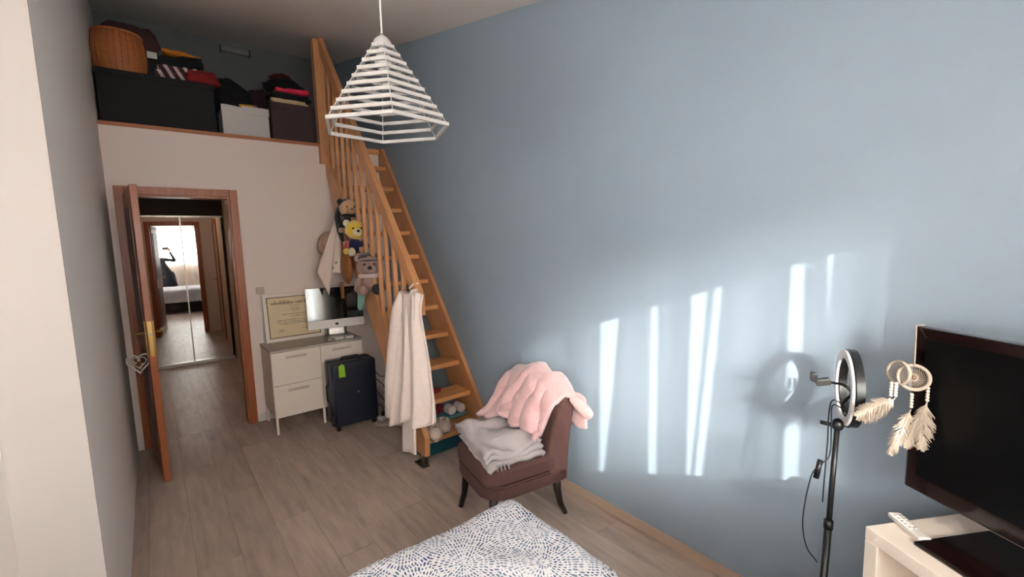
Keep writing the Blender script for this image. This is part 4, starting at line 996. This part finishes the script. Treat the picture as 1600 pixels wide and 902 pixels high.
# ------------------------------------------------------------------ curtain
ct = thing('sheer_curtain', 'white sheer curtain strips hanging in front of the window behind the bed', 'curtain', (.175, YB+.09, .05))
rod = NB(); tube(rod, [(-1.05, YB+.09, 2.30), (1.25, YB+.09, 2.30)], .011, 10); obj('curtain_rod', rod, ALU, ct, smooth=True, world=True)
for x in (-1.0, 1.22):
    obj('rod_bracket', box(x-.008, x+.008, YB, YB+.095, 2.285, 2.30), ALU, ct, world=True)
gaps = [(.044, .132, .031, .054), (.292, .322, .285, .320), (.461, .508, .450, .464), (.538, .566, .476, .503), (.770, .800, .768, .816), (.868, .880, .890, .860)]
# gap extents at z 2.08 (top) and z 1.18 (bottom), straight in between and beyond
lefts = [(-1.0, -1.0)]+[(g[1], g[3]) for g in gaps]; rights = [(g[0], g[2]) for g in gaps]+[(1.2, 1.2)]
for (lt, lbm), (rt_, rbm) in zip(lefts, rights):
    def pan(u, v):
        z = 2.285-2.235*v; k = min(max((2.08-z)/.9, -.15), 1.1)
        a = lt+(lbm-lt)*k; c_ = rt_+(rbm-rt_)*k
        x = a+(c_-a)*u
        return Vector((x, YB+.09+.006*math.sin(x*46+.7*math.sin(z*2)), z))
    b = NB(); sheet(b, pan, max(3, int(abs(rt_-lt)/.018)), 12); 
    b.normal_update()
    if sum(f.normal.y for f in b.faces) > 0: bmesh.ops.reverse_faces(b, faces=b.faces[:])
    obj('curtain_panel', b, SHEER, ct, smooth=True, world=True, recalc=False)

rbd = thing('added_blind', 'added white roller blind, unseen, diffusing light from the added alcove window', 'blind', (-1.69, .35, .95))  # added to stop direct sun and spread soft light from the added window
b = NB(); tube(b, [(-1.67, -.85, 2.17), (-1.67, 1.55, 2.17)], .025, 12); obj('roller', b, WPL, rbd, smooth=True, world=True)
b = NB(); sheet(b, lambda u, v: Vector((-1.688, -.83+2.36*u, 2.17-1.22*v)), 4, 4); obj('blind_fabric', b, BLIND, rbd, world=True)
obj('bottom_bar', box(-1.694, -1.682, -.83, 1.53, .935, .955), WPL, rbd, world=True)

# ------------------------------------------------------------------ the photographer, seen in the hall mirror
ps_ = thing('person', 'person in dark top and navy skirt holding up a phone in the mirror', 'person', (-.03, -.40, 0))
def skin_body(name, verts, edges_, rad, material, parent, sub=2):
    me = bpy.data.meshes.new(name); me.from_pydata(verts, edges_, []); me.materials.append(material)
    o = bpy.data.objects.new(name, me); C.objects.link(o); o.parent = parent
    md = o.modifiers.new('skin', 'SKIN'); md.use_smooth_shade = True
    for i, r_ in enumerate(rad):
        sv = me.skin_vertices[0].data[i]; sv.radius = r_ if isinstance(r_, tuple) else (r_, r_)
    me.skin_vertices[0].data[0].use_root = True
    s = o.modifiers.new('smooth', 'SUBSURF'); s.levels = sub; s.render_levels = sub
    return o
V_ = [(0, 0, .92), (-.03, .0, 1.04), (-.10, 0, 1.19), (-.18, 0, 1.30), (-.23, .01, 1.36), (-.27, .03, 1.42), (-.29, .035, 1.50),
      (-.085, 0, .86), (-.09, .01, .47), (-.09, -.02, .08), (-.09, .08, .03), (.085, 0, .86), (.09, .01, .47), (.09, -.02, .08), (.09, .08, .03),
      (-.04, .0, 1.33), (.20, .07, 1.28), (.12, .27, 1.47), (.10, .315, 1.54), (-.30, 0, 1.22), (-.36, .02, 1.0), (-.28, .18, .92), (-.22, .24, .92)]
E_ = [(0, 1), (1, 2), (2, 3), (3, 4), (4, 5), (5, 6), (0, 7), (7, 8), (8, 9), (9, 10), (0, 11), (11, 12), (12, 13), (13, 14), (3, 15), (15, 16), (16, 17), (17, 18), (3, 19), (19, 20), (20, 21), (21, 22)]
RD = [(.15, .11), (.125, .095), (.14, .105), (.12, .085), .05, .072, .075, .085, .055, .04, .035, .085, .055, .04, .035, .055, .042, .032, .03, .055, .042, .034, .03]
body = skin_body('body', V_, E_, RD, DARKC, ps_)
b = NB(); ball(b, (-.29, .045, 1.465), (.075, .09, .11), 18, 14); hd = obj('head', b, SKIN, ps_, smooth=True)
b = NB(); ball(b, (-.29, .02, 1.495), (.088, .098, .105), 18, 14); obj('hair', b, HAIR, hd, smooth=True)
b = NB(); ball(b, (-.29, .137, 1.455), (.012, .02, .02), 8, 6); obj('nose', b, SKIN, hd, smooth=True)
for s in (-1, 1): obj('eye', ball(NB(), (-.29+s*.03, .125, 1.48), .009, 8, 6), BLACKP, hd, smooth=True)
b = NB(); lathe(b, [(.13, .98), (.16, .90), (.185, .7), (.205, .5), (.2, .5), (.18, .7), (.15, .9)], 22); obj('skirt', b, DARKN, ps_, smooth=True)
# hand around the phone: palm and five fingers
b = NB(); ball(b, (.098, .325, 1.575), (.022, .018, .045), 12, 8); hn_ = obj('hand', b, SKIN, ps_, smooth=True)
for i in range(4):
    z0 = 1.555+.017*i; q = NB(); tube(q, [(.098, .325, z0+.015), (.088, .352, z0+.02), (.065, .354, z0+.02), (.05-.004*abs(i-1), .354, z0+.018)], [.009, .009, .008, .006], 7); obj('finger', q, SKIN, hn_, smooth=True)
q = NB(); tube(q, [(.098, .32, 1.56), (.08, .312, 1.585), (.055, .322, 1.605)], [.010, .009, .007], 7); obj('thumb', q, SKIN, hn_, smooth=True)
ph = thing('phone', 'dark smartphone held up by the person in the mirror', 'phone', (0, -.055, 1.585))
obj('phone_body', box(-.08, .075, -.0085, 0, 0, .074, .004), BLACKP, ph); obj('phone_display', box(-.077, .072, -.0092, -.0084, .003, .071), BLACKG, ph)
